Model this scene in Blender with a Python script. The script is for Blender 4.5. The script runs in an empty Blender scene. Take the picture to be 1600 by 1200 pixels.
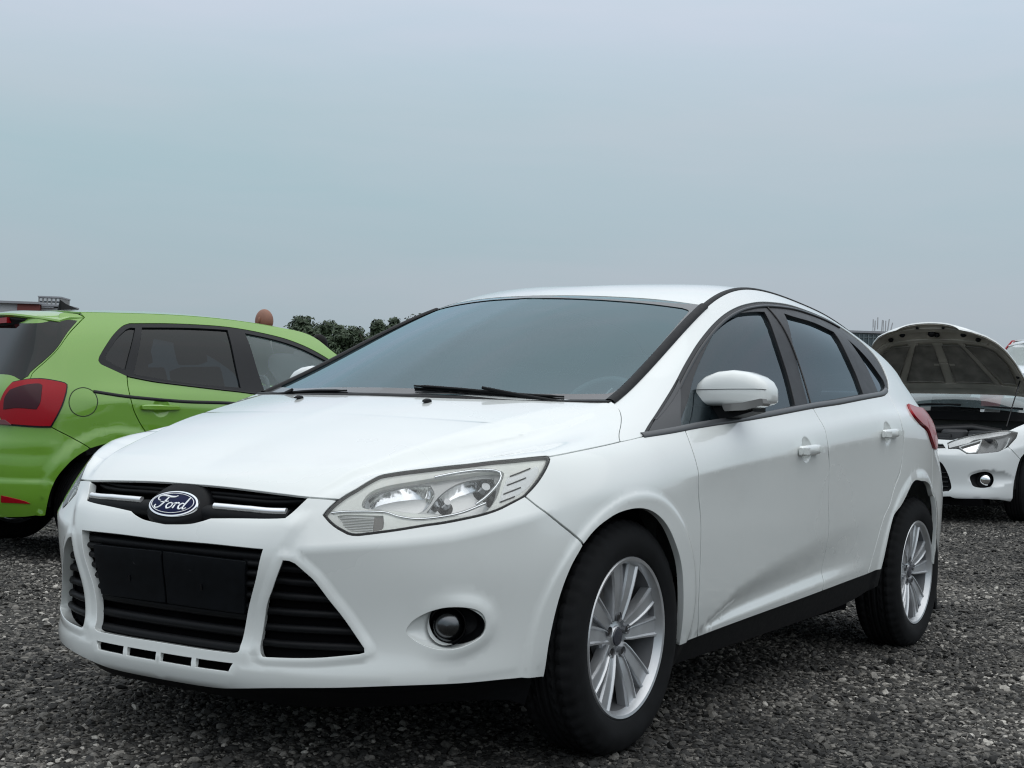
import bpy, bmesh, math, random
import numpy as np
from mathutils import Vector, Matrix
from mathutils.geometry import delaunay_2d_cdt
D=bpy.data; SC=bpy.context.scene; COL=SC.collection
rng=random.Random(7); NR=np.random.default_rng(7)
# ---------------------------------------------------------------- camera
CAM_POS=(3.50476922,2.73969416,0.90742853); YAW=math.radians(-146.98934494); PIT=math.radians(1.58973142); ROL=math.radians(2.05120618)
FPX=2217.58
def _cam():
    d=Vector((math.cos(YAW)*math.cos(PIT),math.sin(YAW)*math.cos(PIT),math.sin(PIT)))
    r=Vector((math.sin(YAW),-math.cos(YAW),0)); u=r.cross(d)
    r2=r*math.cos(ROL)+u*math.sin(ROL); u2=u*math.cos(ROL)-r*math.sin(ROL)
    c=D.cameras.new('camera'); o=D.objects.new('camera',c); COL.objects.link(o)
    M=Matrix((r2,u2,-d)).transposed().to_4x4(); M.translation=Vector(CAM_POS); o.matrix_world=M
    c.sensor_width=36; c.lens=36*FPX/1600; c.clip_start=.05; c.clip_end=3000
    SC.camera=o
_cam()
# ---------------------------------------------------------------- overcast sky and a veiled sun
SUN_EL,SUN_ROT=math.radians(62),math.radians(35)
w=D.worlds.new('World'); SC.world=w; w.use_nodes=True
nt=w.node_tree; N=nt.nodes; L=nt.links; N.clear()
def nd(t,**k):
    n=N.new(t)
    for a,b in k.items(): setattr(n,a,b)
    return n
out=nd('ShaderNodeOutputWorld'); bg=nd('ShaderNodeBackground')
sky=nd('ShaderNodeTexSky',sky_type='NISHITA',sun_disc=False,sun_elevation=SUN_EL,sun_rotation=SUN_ROT,air_density=1.0,dust_density=4.0)
geo=nd('ShaderNodeTexCoord'); sep=nd('ShaderNodeSeparateXYZ'); L.new(geo.outputs['Generated'],sep.inputs[0])
# cloud deck: brighter towards the zenith (CIE overcast), with faint broad banks
rampz=nd('ShaderNodeValToRGB'); e=rampz.color_ramp.elements
SKY=[(0,(.395,.435,.485)),(.07,(.43,.50,.55)),(.15,(.437,.553,.612)),(.21,(.495,.60,.665)),(.27,(.575,.67,.77)),(.34,(.67,.76,.86)),(.55,(.92,.99,1.07)),(1,(1.50,1.56,1.60))]
while len(e)<len(SKY): e.new(.5)
for el,(p,c) in zip(e,SKY): el.position=p; el.color=(*c,1)
L.new(sep.outputs['Z'],rampz.inputs[0])
mp=nd('ShaderNodeMapping'); mp.inputs['Scale'].default_value=(1.5,1.5,9.0); mp.inputs['Rotation'].default_value=(.12,.08,.4)
L.new(geo.outputs['Generated'],mp.inputs[0])
no=nd('ShaderNodeTexNoise'); no.inputs['Scale'].default_value=1.5; no.inputs['Detail'].default_value=5; no.inputs['Roughness'].default_value=.45
L.new(mp.outputs[0],no.inputs['Vector'])
rc=nd('ShaderNodeValToRGB'); rc.color_ramp.elements[0].position=.34; rc.color_ramp.elements[1].position=.66
rc.color_ramp.elements[0].color=(.925,.985,.985,1); rc.color_ramp.elements[1].color=(1.075,1.02,1.03,1)
no2=nd('ShaderNodeTexNoise'); no2.inputs['Scale'].default_value=5.5; no2.inputs['Detail'].default_value=6; no2.inputs['Roughness'].default_value=.55; no2.inputs['Distortion'].default_value=.6
mp2=nd('ShaderNodeMapping'); mp2.inputs['Scale'].default_value=(.8,.8,5.0); mp2.inputs['Rotation'].default_value=(-.10,.15,1.1); L.new(geo.outputs['Generated'],mp2.inputs[0]); L.new(mp2.outputs[0],no2.inputs['Vector'])
nm=nd('ShaderNodeMixRGB'); nm.inputs[0].default_value=.35; L.new(no.outputs['Fac'],nm.inputs[1]); L.new(no2.outputs['Fac'],nm.inputs[2]); L.new(nm.outputs[0],rc.inputs[0])
mul=nd('ShaderNodeMixRGB',blend_type='MULTIPLY'); mul.inputs[0].default_value=1
L.new(rampz.outputs[0],mul.inputs[1]); L.new(rc.outputs[0],mul.inputs[2])
sc_=nd('ShaderNodeMixRGB',blend_type='MULTIPLY'); sc_.inputs[0].default_value=1; sc_.inputs[2].default_value=(.06,.06,.06,1)
L.new(sky.outputs[0],sc_.inputs[1])
mix=nd('ShaderNodeMixRGB'); mix.inputs[0].default_value=.94
L.new(sc_.outputs[0],mix.inputs[1]); L.new(mul.outputs[0],mix.inputs[2])
L.new(mix.outputs[0],bg.inputs['Color']); bg.inputs['Strength'].default_value=1.0
L.new(bg.outputs[0],out.inputs['Surface'])
sl=D.lights.new('sun','SUN'); sl.energy=.75; sl.angle=math.radians(110); sl.color=(1,.97,.93)
so=D.objects.new('sun',sl); COL.objects.link(so)
_az=math.radians(70)   # sun high over the left flank of the white car
so.rotation_euler=Vector((math.cos(_az)*math.cos(SUN_EL),math.sin(_az)*math.cos(SUN_EL),math.sin(SUN_EL))).to_track_quat('Z','Y').to_euler()
SC.view_settings.view_transform='Standard'; SC.view_settings.look='None'; SC.view_settings.exposure=0; SC.view_settings.gamma=1
SC.view_settings.use_curve_mapping=False
SC.cycles.max_bounces=8; SC.cycles.transparent_max_bounces=12; SC.cycles.use_denoising=True; SC.cycles.filter_width=1.15
SC.cycles.sample_clamp_indirect=6
# ---------------------------------------------------------------- helpers
MATS={}
def mat(name,color,rough=.5,metal=0,coat=0,coat_rough=.03,spec=.5,noise=None,bump=None,**kw):
    """principled material; noise=(scale, amount) varies the colour, bump=(scale, strength, distance)"""
    if name in MATS: return MATS[name]
    m=D.materials.new(name); m.use_nodes=True; t=m.node_tree; b=t.nodes['Principled BSDF']
    b.inputs['Base Color'].default_value=(*color,1); b.inputs['Roughness'].default_value=rough; b.inputs['Metallic'].default_value=metal
    b.inputs['Coat Weight'].default_value=coat; b.inputs['Coat Roughness'].default_value=coat_rough; b.inputs['Specular IOR Level'].default_value=spec
    for k,v in kw.items(): b.inputs[k].default_value=v
    tc=t.nodes.new('ShaderNodeTexCoord')
    if noise:
        n=t.nodes.new('ShaderNodeTexNoise'); n.inputs['Scale'].default_value=noise[0]; n.inputs['Detail'].default_value=6
        t.links.new(tc.outputs['Object'],n.inputs['Vector'])
        r=t.nodes.new('ShaderNodeValToRGB'); a=noise[1]
        r.color_ramp.elements[0].position=.3; r.color_ramp.elements[1].position=.7
        r.color_ramp.elements[0].color=(*[c*(1-a) for c in color],1); r.color_ramp.elements[1].color=(*[min(1,c*(1+a)) for c in color],1)
        t.links.new(n.outputs['Fac'],r.inputs[0]); t.links.new(r.outputs[0],b.inputs['Base Color'])
        mr=t.nodes.new('ShaderNodeMapRange'); mr.inputs['To Min'].default_value=rough*.8; mr.inputs['To Max'].default_value=min(1,rough*1.25)
        t.links.new(n.outputs['Fac'],mr.inputs['Value']); t.links.new(mr.outputs[0],b.inputs['Roughness'])
    if bump:
        n=t.nodes.new('ShaderNodeTexNoise'); n.inputs['Scale'].default_value=bump[0]; n.inputs['Detail'].default_value=3
        t.links.new(tc.outputs['Object'],n.inputs['Vector'])
        bp=t.nodes.new('ShaderNodeBump'); bp.inputs['Strength'].default_value=bump[1]; bp.inputs['Distance'].default_value=bump[2]
        t.links.new(n.outputs['Fac'],bp.inputs['Height']); t.links.new(bp.outputs[0],b.inputs['Normal'])
    MATS[name]=m; return m
def glassmat(name,tint,ior=1.55,haze=0,hazecol=(.6,.65,.63),rough=0.0,refl=(.95,.97,.97)):
    """thin sheet of glass: what lies behind shows tinted, the sky mirrors by Fresnel; haze = diffuse film"""
    if name in MATS: return MATS[name]
    m=D.materials.new(name); m.use_nodes=True; t=m.node_tree; t.nodes.clear()
    o=t.nodes.new('ShaderNodeOutputMaterial'); tr=t.nodes.new('ShaderNodeBsdfTransparent'); tr.inputs[0].default_value=(*tint,1)
    g=t.nodes.new('ShaderNodeBsdfGlossy'); g.inputs['Roughness'].default_value=rough; g.inputs['Color'].default_value=(*refl,1)
    f=t.nodes.new('ShaderNodeFresnel'); f.inputs['IOR'].default_value=ior
    mx=t.nodes.new('ShaderNodeMixShader'); t.links.new(f.outputs[0],mx.inputs[0]); src=tr
    if haze:
        df=t.nodes.new('ShaderNodeBsdfDiffuse'); df.inputs[0].default_value=(*hazecol,1); mh=t.nodes.new('ShaderNodeMixShader')
        n=t.nodes.new('ShaderNodeTexNoise'); n.inputs['Scale'].default_value=3; n.inputs['Detail'].default_value=5; tc=t.nodes.new('ShaderNodeTexCoord')
        t.links.new(tc.outputs['Object'],n.inputs['Vector']); mr=t.nodes.new('ShaderNodeMapRange'); mr.inputs['From Min'].default_value=.3; mr.inputs['From Max'].default_value=.7
        mr.inputs['To Min'].default_value=haze*.75; mr.inputs['To Max'].default_value=haze*1.25
        t.links.new(n.outputs['Fac'],mr.inputs['Value']); t.links.new(mr.outputs[0],mh.inputs[0])
        t.links.new(tr.outputs[0],mh.inputs[1]); t.links.new(df.outputs[0],mh.inputs[2]); src=mh
    t.links.new(src.outputs[0],mx.inputs[1]); t.links.new(g.outputs[0],mx.inputs[2]); t.links.new(mx.outputs[0],o.inputs[0])
    MATS[name]=m; return m
def link(name,me,parent=None):
    o=D.objects.new(name,me); COL.objects.link(o)
    if parent is not None: o.parent=parent
    return o
def meshobj(name,V,F,m,parent=None,sharp=40,normals=None,fm=None,mats=None):
    me=D.meshes.new(name); me.from_pydata([tuple(v) for v in V],[],[tuple(f) for f in F]); 
    for x in (mats or [m]): me.materials.append(x)
    if fm is not None: me.polygons.foreach_set('material_index',fm)
    me.polygons.foreach_set('use_smooth',[True]*len(me.polygons))
    if normals is not None: me.normals_split_custom_set_from_vertices([tuple(n) for n in normals])
    elif sharp: me.set_sharp_from_angle(angle=math.radians(sharp))
    return link(name,me,parent)
def thing(name,label,cat,loc=(0,0,0),rz=0,group=None):
    o=D.objects.new(name,None); COL.objects.link(o); o.location=loc; o.rotation_euler=(0,0,rz); o.empty_display_size=.2
    tag(o,label,cat,group); return o
def tag(o,label=None,cat=None,group=None,kind=None):
    if label: o['label']=label
    if cat: o['category']=cat
    if group: o['group']=group
    if kind: o['kind']=kind
    return o
class MB:
    """collects shapes into one mesh"""
    def __init__(s): s.V=[];s.F=[]
    def add(s,V,F,M=None):
        k=len(s.V); V=[Vector(v) for v in V]
        if M is not None: V=[M@v for v in V]
        s.V+=V; s.F+=[tuple(i+k for i in f) for f in F]; return s
    def box(s,c,d,M=None,bev=0):
        bm=bmesh.new(); bmesh.ops.create_cube(bm,size=1)
        for v in bm.verts: v.co=Vector((v.co.x*d[0],v.co.y*d[1],v.co.z*d[2]))
        if bev: bmesh.ops.bevel(bm,geom=list(bm.edges),offset=bev,segments=2,affect='EDGES',profile=.7)
        T=Matrix.Translation(Vector(c)) if M is None else M@Matrix.Translation(Vector(c))
        bm.verts.index_update(); s.add([v.co for v in bm.verts],[[v.index for v in f.verts] for f in bm.faces],T); bm.free(); return s
    def lathe(s,prof,n=48,M=None,ang=2*math.pi):
        """profile of (radius, along) swept about the local y axis"""
        full=abs(ang-2*math.pi)<1e-6; m=n if full else n+1; V=[];F=[]
        for i in range(m):
            a=ang*i/n
            for r,y in prof: V.append((r*math.cos(a),y,r*math.sin(a)))
        k=len(prof)
        for i in range(n):
            j=(i+1)%m
            for q in range(k-1): F.append((i*k+q,i*k+q+1,j*k+q+1,j*k+q))
        return s.add(V,F,M)
    def tube(s,pts,r,n=8,caps=True,M=None):
        P=[Vector(p) for p in pts]; R=r if hasattr(r,'__len__') else [r]*len(P); V=[];F=[]
        up=Vector((0,0,1)); prev=None
        for i,p in enumerate(P):
            t=(P[min(i+1,len(P)-1)]-P[max(i-1,0)]).normalized()
            if prev is None:
                a=t.cross(up); a=a if a.length>1e-3 else t.cross(Vector((1,0,0)))
            else: a=prev-t*prev.dot(t)
            a.normalize(); b=t.cross(a); prev=a
            for k in range(n):
                c=2*math.pi*k/n; V.append(p+(a*math.cos(c)+b*math.sin(c))*R[i])
        for i in range(len(P)-1):
            for k in range(n): F.append((i*n+k,i*n+(k+1)%n,(i+1)*n+(k+1)%n,(i+1)*n+k))
        if caps: F.append(tuple(range(n))[::-1]); F.append(tuple(range((len(P)-1)*n,len(P)*n)))
        return s.add(V,F,M)
    def loft(s,secs,closed=True,caps=True,M=None):
        n=len(secs[0]); V=[p for q in secs for p in q]; F=[]
        for i in range(len(secs)-1):
            for k in range(n if closed else n-1): F.append((i*n+k,i*n+(k+1)%n,(i+1)*n+(k+1)%n,(i+1)*n+k))
        if caps and closed: F.append(tuple(range(n))[::-1]); F.append(tuple(range((len(secs)-1)*n,len(secs)*n)))
        return s.add(V,F,M)
    def prism(s,poly,h,M=None,bev=0):
        """polygon in local xy, thickness h along z"""
        bm=bmesh.new(); vs=[bm.verts.new((x,y,0)) for x,y in poly]; f=bm.faces.new(vs)
        r=bmesh.ops.extrude_face_region(bm,geom=[f]); 
        for v in [g for g in r['geom'] if isinstance(g,bmesh.types.BMVert)]: v.co.z+=h
        bmesh.ops.recalc_face_normals(bm,faces=bm.faces)
        if bev: bmesh.ops.bevel(bm,geom=[e for e in bm.edges],offset=bev,segments=2,affect='EDGES',profile=.7,clamp_overlap=True)
        bm.verts.index_update(); s.add([v.co for v in bm.verts],[[v.index for v in f.verts] for f in bm.faces],M); bm.free(); return s
    def sphere(s,c,r,nu=20,nv=12,M=None):
        r=r if hasattr(r,'__len__') else (r,r,r); V=[];F=[]
        for i in range(nv+1):
            a=math.pi*i/nv
            for k in range(nu):
                b=2*math.pi*k/nu; V.append((c[0]+r[0]*math.sin(a)*math.cos(b),c[1]+r[1]*math.sin(a)*math.sin(b),c[2]+r[2]*math.cos(a)))
        for i in range(nv):
            for k in range(nu): F.append((i*nu+k,(i+1)*nu+k,(i+1)*nu+(k+1)%nu,i*nu+(k+1)%nu))
        return s.add(V,F,M)
    def obj(s,name,m,parent=None,sharp=40): return meshobj(name,s.V,s.F,m,parent,sharp)
def frame(o,x,y):
    """matrix with origin o, local x along x, local y towards y"""
    x=Vector(x).normalized(); z=x.cross(Vector(y)).normalized(); y=z.cross(x)
    M=Matrix((x,y,z)).transposed().to_4x4(); M.translation=Vector(o); return M
# ---- trimmed panels on a parametric surface
def inpoly(q,poly):
    x,y=q[:,0],q[:,1]; a=poly; b=np.roll(poly,-1,0); c=np.zeros(len(q),bool)
    for (x1,y1),(x2,y2) in zip(a,b):
        if y1==y2: continue
        k=((y1>y)!=(y2>y))&(x<(x2-x1)*(y-y1)/(y2-y1)+x1); c^=k
    return c
def pdist(q,poly):
    d=np.full(len(q),1e9)
    for a,b in zip(poly,np.roll(poly,-1,0)):
        e=b-a; l=e@e
        if l<1e-16: continue
        t=np.clip(((q-a)@e)/l,0,1); d=np.minimum(d,np.hypot(*(q-a-t[:,None]*e).T))
    return d
def area(p): x,y=p.T; return .5*np.sum(x*np.roll(y,-1)-np.roll(x,-1)*y)
def shift(p,d,keep=None):
    """closed polygon moved inwards by d"""
    if area(p)<0: p=p[::-1]
    a=p-np.roll(p,1,0); b=np.roll(p,-1,0)-p
    na=np.c_[-a[:,1],a[:,0]]; nb=np.c_[-b[:,1],b[:,0]]
    na/=np.linalg.norm(na,axis=1,keepdims=True)+1e-12; nb/=np.linalg.norm(nb,axis=1,keepdims=True)+1e-12
    n=na+nb; l=np.linalg.norm(n,axis=1,keepdims=True); n=n/np.maximum(l,.3)/np.maximum(l/2,.5)
    q=p+n*d
    if keep is not None:
        k=abs(p[:,0]-keep)<1e-4; q[k,0]=keep
    return q
def loop(segs,step=.012):
    P=[]
    for s in segs:
        c=crom(s,step); P.append(c if not P else (c[1:] if np.linalg.norm(c[0]-P[-1][-1])<1e-3 else c))
    P=np.concatenate(P)
    if np.linalg.norm(P[0]-P[-1])<1e-4: P=P[:-1]
    k=np.linalg.norm(P-np.roll(P,1,0),axis=1)>5e-4
    return P[k]
def rev(segs): return [list(s)[::-1] for s in segs[::-1]]
def panel(name,S,lp,m,parent,holes=(),h=.022,off=0.,inset=.0036,lip=.0016,flange=.014,seam=None,sides='L',guides=(),scale=(1,1),back=None,holeflange=None):
    """sheet on surface S inside the loop lp, with rolled-in edges; sides L, R, LR (two objects) or M (one object, both halves)"""
    sc=np.array(scale,float); lp=np.asarray(lp,float)*sc; lp=shift(lp,inset,None if seam is None else seam*sc[0])
    hl=[]
    for q in holes:
        q=np.asarray(q,float)*sc; q=shift(q,-inset if False else 0); hl.append(q if area(q)<0 else q[::-1])
    lo,hi=lp.min(0),lp.max(0); g=[]
    ny=int((hi[1]-lo[1])/(h*.87))+1
    for j in range(ny+1):
        y=lo[1]+j*h*.87; x=np.arange(lo[0]+(h/2 if j%2 else 0),hi[0],h); g.append(np.c_[x,np.full(len(x),y)])
    g=np.concatenate(g); g=g[inpoly(g,lp)]; g=g[pdist(g,lp)>h*.5]
    for q in hl: g=g[~inpoly(g,q)]; g=g[pdist(g,q)>h*.5]
    pts=[];ed=[]
    def addloop(q,closed=True):
        k=sum(map(len,pts)); pts.append(q); n=len(q); ed.extend((k+i,k+(i+1)%n) for i in range(n if closed else n-1))
    addloop(lp)
    for q in hl: addloop(q)
    for q in guides:
        q=np.asarray(q,float)*sc; k=inpoly(q,lp)&(pdist(q,lp)>h*.3)
        for u in hl: k&=~inpoly(q,u)&(pdist(q,u)>h*.3)
        q=q[k]
        if len(q)>1:
            g=g[np.min(np.hypot(g[:,None,0]-q[None,:,0],g[:,None,1]-q[None,:,1]),axis=1)>h*.35]; pts.append(q)
    pts.append(g); A=np.concatenate(pts)
    vs,_,fs,_,_,_=delaunay_2d_cdt([Vector(p) for p in A],ed,[],0,1e-7)
    q=np.array([tuple(v) for v in vs]); T=np.array([f for f in fs if len(f)==3])
    c=q[T].mean(1); k=inpoly(c,lp)
    for u in hl: k&=~inpoly(c,u)
    T=T[k]; a=q[T]; ar=(a[:,1,0]-a[:,0,0])*(a[:,2,1]-a[:,0,1])-(a[:,1,1]-a[:,0,1])*(a[:,2,0]-a[:,0,0])
    T=T[abs(ar)>1e-10]; ar=ar[abs(ar)>1e-10]; T[ar<0]=T[ar<0][:,::-1]
    used=np.unique(T); mp=np.full(len(q),-1); mp[used]=np.arange(len(used)); q=q[used]; T=mp[T]; q=q/sc
    P=S.P(q); n=S.N(q)
    if seam is not None:
        k=abs(q[:,0]-seam)<1e-4; n[k,1]=0; n/=np.linalg.norm(n,axis=1,keepdims=True); P[k,1]=0
    P=P+n*off; F=[tuple(t) for t in T]
    if flange:
        cnt={}
        for t in T:
            for i,j in ((t[0],t[1]),(t[1],t[2]),(t[2],t[0])): cnt[(i,j)]=1
        be=[(i,j) for (i,j) in cnt if (j,i) not in cnt and not (seam is not None and abs(q[i,0]-seam)<1e-4 and abs(q[j,0]-seam)<1e-4)]
        o=np.zeros_like(P); fl=np.zeros(len(P))
        for i,j in be:
            t=P[j]-P[i]; v=np.cross(t,n[i]); v/=np.linalg.norm(v)+1e-12; o[i]+=v;o[j]+=v
        if seam is not None: o[abs(q[:,0]-seam)<1e-4,1]=0
        ids=sorted({i for e in be for i in e}); o[ids]/=np.linalg.norm(o[ids],axis=1,keepdims=True)+1e-12
        fd=np.full(len(P),flange)
        if holeflange is not None and hl:
            for k_,u in enumerate(hl): fd[pdist(q*sc,u)<1e-5]=holeflange[k_] if isinstance(holeflange,list) else holeflange
        N0=len(P); r={v:i for i,v in enumerate(ids)}; m_=len(ids)
        A1=P[ids]+o[ids]*lip-n[ids]*lip; A2=P[ids]+o[ids]*lip-n[ids]*fd[ids][:,None]
        P=np.concatenate([P,A1,A1,A2]); n=np.concatenate([n,o[ids]*.9+n[ids]*.1,o[ids],o[ids]])
        for i,j in be:
            a,b=N0+r[i],N0+r[j]; F.append((i,a,b,j)) ; F.append((a+m_,a+2*m_,b+2*m_,b+m_))
    outs=[]
    def mk(V,Fx,Nn): outs.append(meshobj(name,V,Fx,m,parent,normals=Nn))
    fl=np.array([1,-1,1]); Fr=[f[::-1] for f in F]
    if sides in('L','LR'): mk(P,F,n)
    if sides in('R','LR'): mk(P*fl,Fr,n*fl)
    if sides=='M': k=len(P); mk(np.r_[P,P*fl],F+[tuple(i+k for i in f) for f in Fr],np.r_[n,n*fl])
    return outs if len(outs)>1 else outs[0]
def ribbon(name,S,curve,m,parent,width=.012,height=.006,sides='L',off=0.,closed=False):
    """half-round strip following a curve (in surface parameters) on surface S"""
    q=np.asarray(curve,float); P=S.P(q); n=S.N(q); t=np.gradient(P,axis=0)
    if closed: t=np.roll(P,-1,0)-np.roll(P,1,0)
    b=np.cross(n,t); b/=np.linalg.norm(b,axis=1,keepdims=True)+1e-12
    mb=MB(); secs=[]
    for i in range(len(P)):
        secs.append([P[i]+b[i]*width/2*math.cos(a)+n[i]*(height*math.sin(a)+off) for a in np.linspace(-.4,math.pi+.4,9)])
    if closed: secs.append(secs[0])
    mb.loft(secs,closed=True,caps=not closed); outs=[]
    V=np.array([tuple(v) for v in mb.V])
    if 'L' in sides: outs.append(meshobj(name,V,[f[::-1] for f in mb.F],m,parent))
    if 'R' in sides: outs.append(meshobj(name,V*[1,-1,1],mb.F,m,parent))
    return outs
def _card(t):
    """second-derivative matrix of the natural cubic spline on knots t"""
    n=len(t); A=np.zeros((n,n)); B=np.zeros((n,n)); h=np.diff(t)
    A[0,0]=A[-1,-1]=1
    for i in range(1,n-1):
        A[i,i-1]=h[i-1]; A[i,i]=2*(h[i-1]+h[i]); A[i,i+1]=h[i]
        B[i,i-1]=6/h[i-1]; B[i,i]=-6/h[i-1]-6/h[i]; B[i,i+1]=6/h[i]
    return np.linalg.solve(A,B)
class Card:
    def __init__(s,t):
        s.t=np.asarray(t,float); s.M=_card(s.t); s.n=len(t); s.I=np.eye(s.n)
    def w(s,x):
        x=np.asarray(x,float); t=s.t
        k=np.clip(np.searchsorted(t,x)-1,0,s.n-2); h=t[k+1]-t[k]
        b=(x-t[k])/h; a=1-b
        lo=x<t[0]; hi=x>t[-1]
        W=a[:,None]*s.I[k]+b[:,None]*s.I[k+1]+(((a**3-a)*h*h/6)[:,None]*s.M[k]+((b**3-b)*h*h/6)[:,None]*s.M[k+1])
        for m,i,j in ((lo,0,1),(hi,s.n-1,s.n-2)):
            if m.any():   # linear beyond the ends
                hh=t[j]-t[i]; D=(s.I[j]-s.I[i])/hh-hh/6*(2*s.M[i]+s.M[j])
                W[m]=s.I[i]+(x[m]-t[i])[:,None]*D
        return W
class Spl:
    """1-D natural cubic spline"""
    def __init__(s,pts):
        p=np.array(sorted(pts),float); s.c=Card(p[:,0]); s.v=p[:,1:]
    def __call__(s,x):
        sh=np.shape(x); r=s.c.w(np.ravel(x))@s.v
        return r.reshape(sh) if s.v.shape[1]==1 else r
class Net:
    """tensor spline skirt (s, r) -> xyz, with displacement along the normal"""
    def __init__(self,cols,rk,disp=None,sym=(True,True)):
        D=[];ref=[]
        for (px,py),(nx,ny),rows in cols:
            l=np.hypot(nx,ny); nx/=l; ny/=l
            D.append([(px+nx*o,py+ny*o,z) for z,o in rows]); ref.append((px,py))
        D=np.array(D); ref=np.array(ref)
        s=np.r_[0,np.cumsum(np.hypot(*np.diff(ref,axis=0).T))]
        self.smax=s[-1]; m=np.array([1,-1,1])
        if sym[0]: D=np.concatenate([D[3:0:-1]*m,D]); s=np.r_[-s[3:0:-1],s]
        if sym[1]: D=np.concatenate([D,D[-2:-5:-1]*m]); s=np.r_[s,2*self.smax-s[-2-0:-5:-1]] if not sym[0] else np.r_[s,2*self.smax-s[-2:-5:-1]]
        self.cs=Card(s); self.cr=Card(rk); self.D=D; self.disp=disp; self.rk=rk
    def base(self,q):
        q=np.asarray(q,float); W=self.cs.w(q[:,0]); V=self.cr.w(q[:,1])
        A=(W@self.D.reshape(len(self.D),-1)).reshape(len(q),-1,3); return (A*V[:,:,None]).sum(1)
    def bn(self,q,f,h=2e-3):
        q=np.asarray(q,float); e=np.array
        a=f(q+[h,0])-f(q-[h,0]); b=f(q+[0,h])-f(q-[0,h])
        n=np.cross(a,b); n/=np.linalg.norm(n,axis=1,keepdims=True)+1e-12
        return n
    def P(self,q):
        B=self.base(q)
        if self.disp is None: return B
        n=self.bn(q,self.base); return B+self.disp(q,B)[:,None]*n
    def N(self,q): return self.bn(q,self.P)
    def grid(self,ns=160,nr=80):
        S,R=np.meshgrid(np.linspace(0,self.smax,ns),np.linspace(self.rk[0],self.rk[-1],nr),indexing='ij')
        return np.c_[S.ravel(),R.ravel()]
    def inv(self,fn,targets,it=30,mask=None,q0=None):
        """(s, r) whose fn(P) (2-vectors) equals each target"""
        T=np.atleast_2d(np.asarray(targets,float))
        if q0 is None:
            g=self.grid(); G=self.P(g)
            if mask is not None:
                k=mask(G,self.N(g)); g=g[k];G=G[k]
            F=fn(G); q0=np.array([g[np.argmin(((F-t)**2).sum(1))] for t in T])
        q=q0.copy(); h=1e-4
        for _ in range(it):
            e=fn(self.P(q))-T
            a=(fn(self.P(q+[h,0]))-fn(self.P(q-[h,0])))/(2*h); b=(fn(self.P(q+[0,h]))-fn(self.P(q-[0,h])))/(2*h)
            det=a[:,0]*b[:,1]-a[:,1]*b[:,0]; det=np.where(abs(det)<1e-9,1e-9,det)
            ds=-(e[:,0]*b[:,1]-e[:,1]*b[:,0])/det; dr=-(a[:,0]*e[:,1]-a[:,1]*e[:,0])/det
            q=q+np.clip(np.c_[ds,dr],-.06,.06)
        return q
def sst(a,b,x): t=np.clip((x-a)/(b-a),0,1); return t*t*(3-2*t)
def ridge(t,h1,h2,e=.004): return np.exp(-(np.sqrt(t*t+e*e)-e)/np.where(t>0,h1,h2))
def white_disp(q,B):
    s,r=q[:,0],q[:,1]; x,z=B[:,0],B[:,2]; sa=abs(s)
    d=.013*ridge(r-.567,.085,.042,.003)*sst(1.62,1.95,s)*(1-sst(3.7,4.15,s))      # door crease
    # lower door scallop
    ru=np.interp(s,[1.93,1.98,2.03,2.12,2.2,2.4,2.65,2.9,3.1,3.3,3.6],[.09,.108,.132,.172,.205,.248,.292,.326,.344,.357,.37]); rl=np.interp(s,[1.93,3.4],[.085,.19])
    w=np.maximum(ru-rl,.004); t=(r-rl)/w
    f=np.where(t<.3,sst(0,.3,t),1-sst(.3,1.15,t))*(t>0)
    d-=.020*f*np.clip(w/.12,0,1)*(1-sst(2.75,3.55,s))
    # wheel arch lips
    for cx,cz,R in ((.012,.315,.365),(-2.49,.335,.38)):
        rho=np.hypot(x-cx,z-cz); d+=.007*(1-sst(R+.036,R+.060,rho))*(z<.95)*(sa>.9)*(sa<5)
    # shoulder under the headlamp, lower lip, frame round the middle intake
    rs=np.interp(sa,[.35,.45,.6,.8,1.0,1.2],[.415,.42,.435,.452,.485,.52])
    d+=.016*ridge(r-rs,.045,.055,.004)*sst(.34,.46,sa)*(1-sst(.95,1.15,sa))
    d+=.018*ridge(r-.045,.055,.03,.006)*(1-sst(.98,1.15,sa))
    return d
RK=[0,.07,.17,.29,.40,.49,.57,.65,.73,.86,1.0,1.12]
up=[(.82,-.16),(.87,-.26),(.92,-.36),(.96,-.46)]
low=[(.19,-.07),(.27,-.045),(.37,-.022),(.49,-.008),(.60,0),(.69,.002)]
rl=[(.24,-.06),(.30,-.03),(.38,-.015),(.5,-.005),(.62,0),(.75,-.01)]
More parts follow.
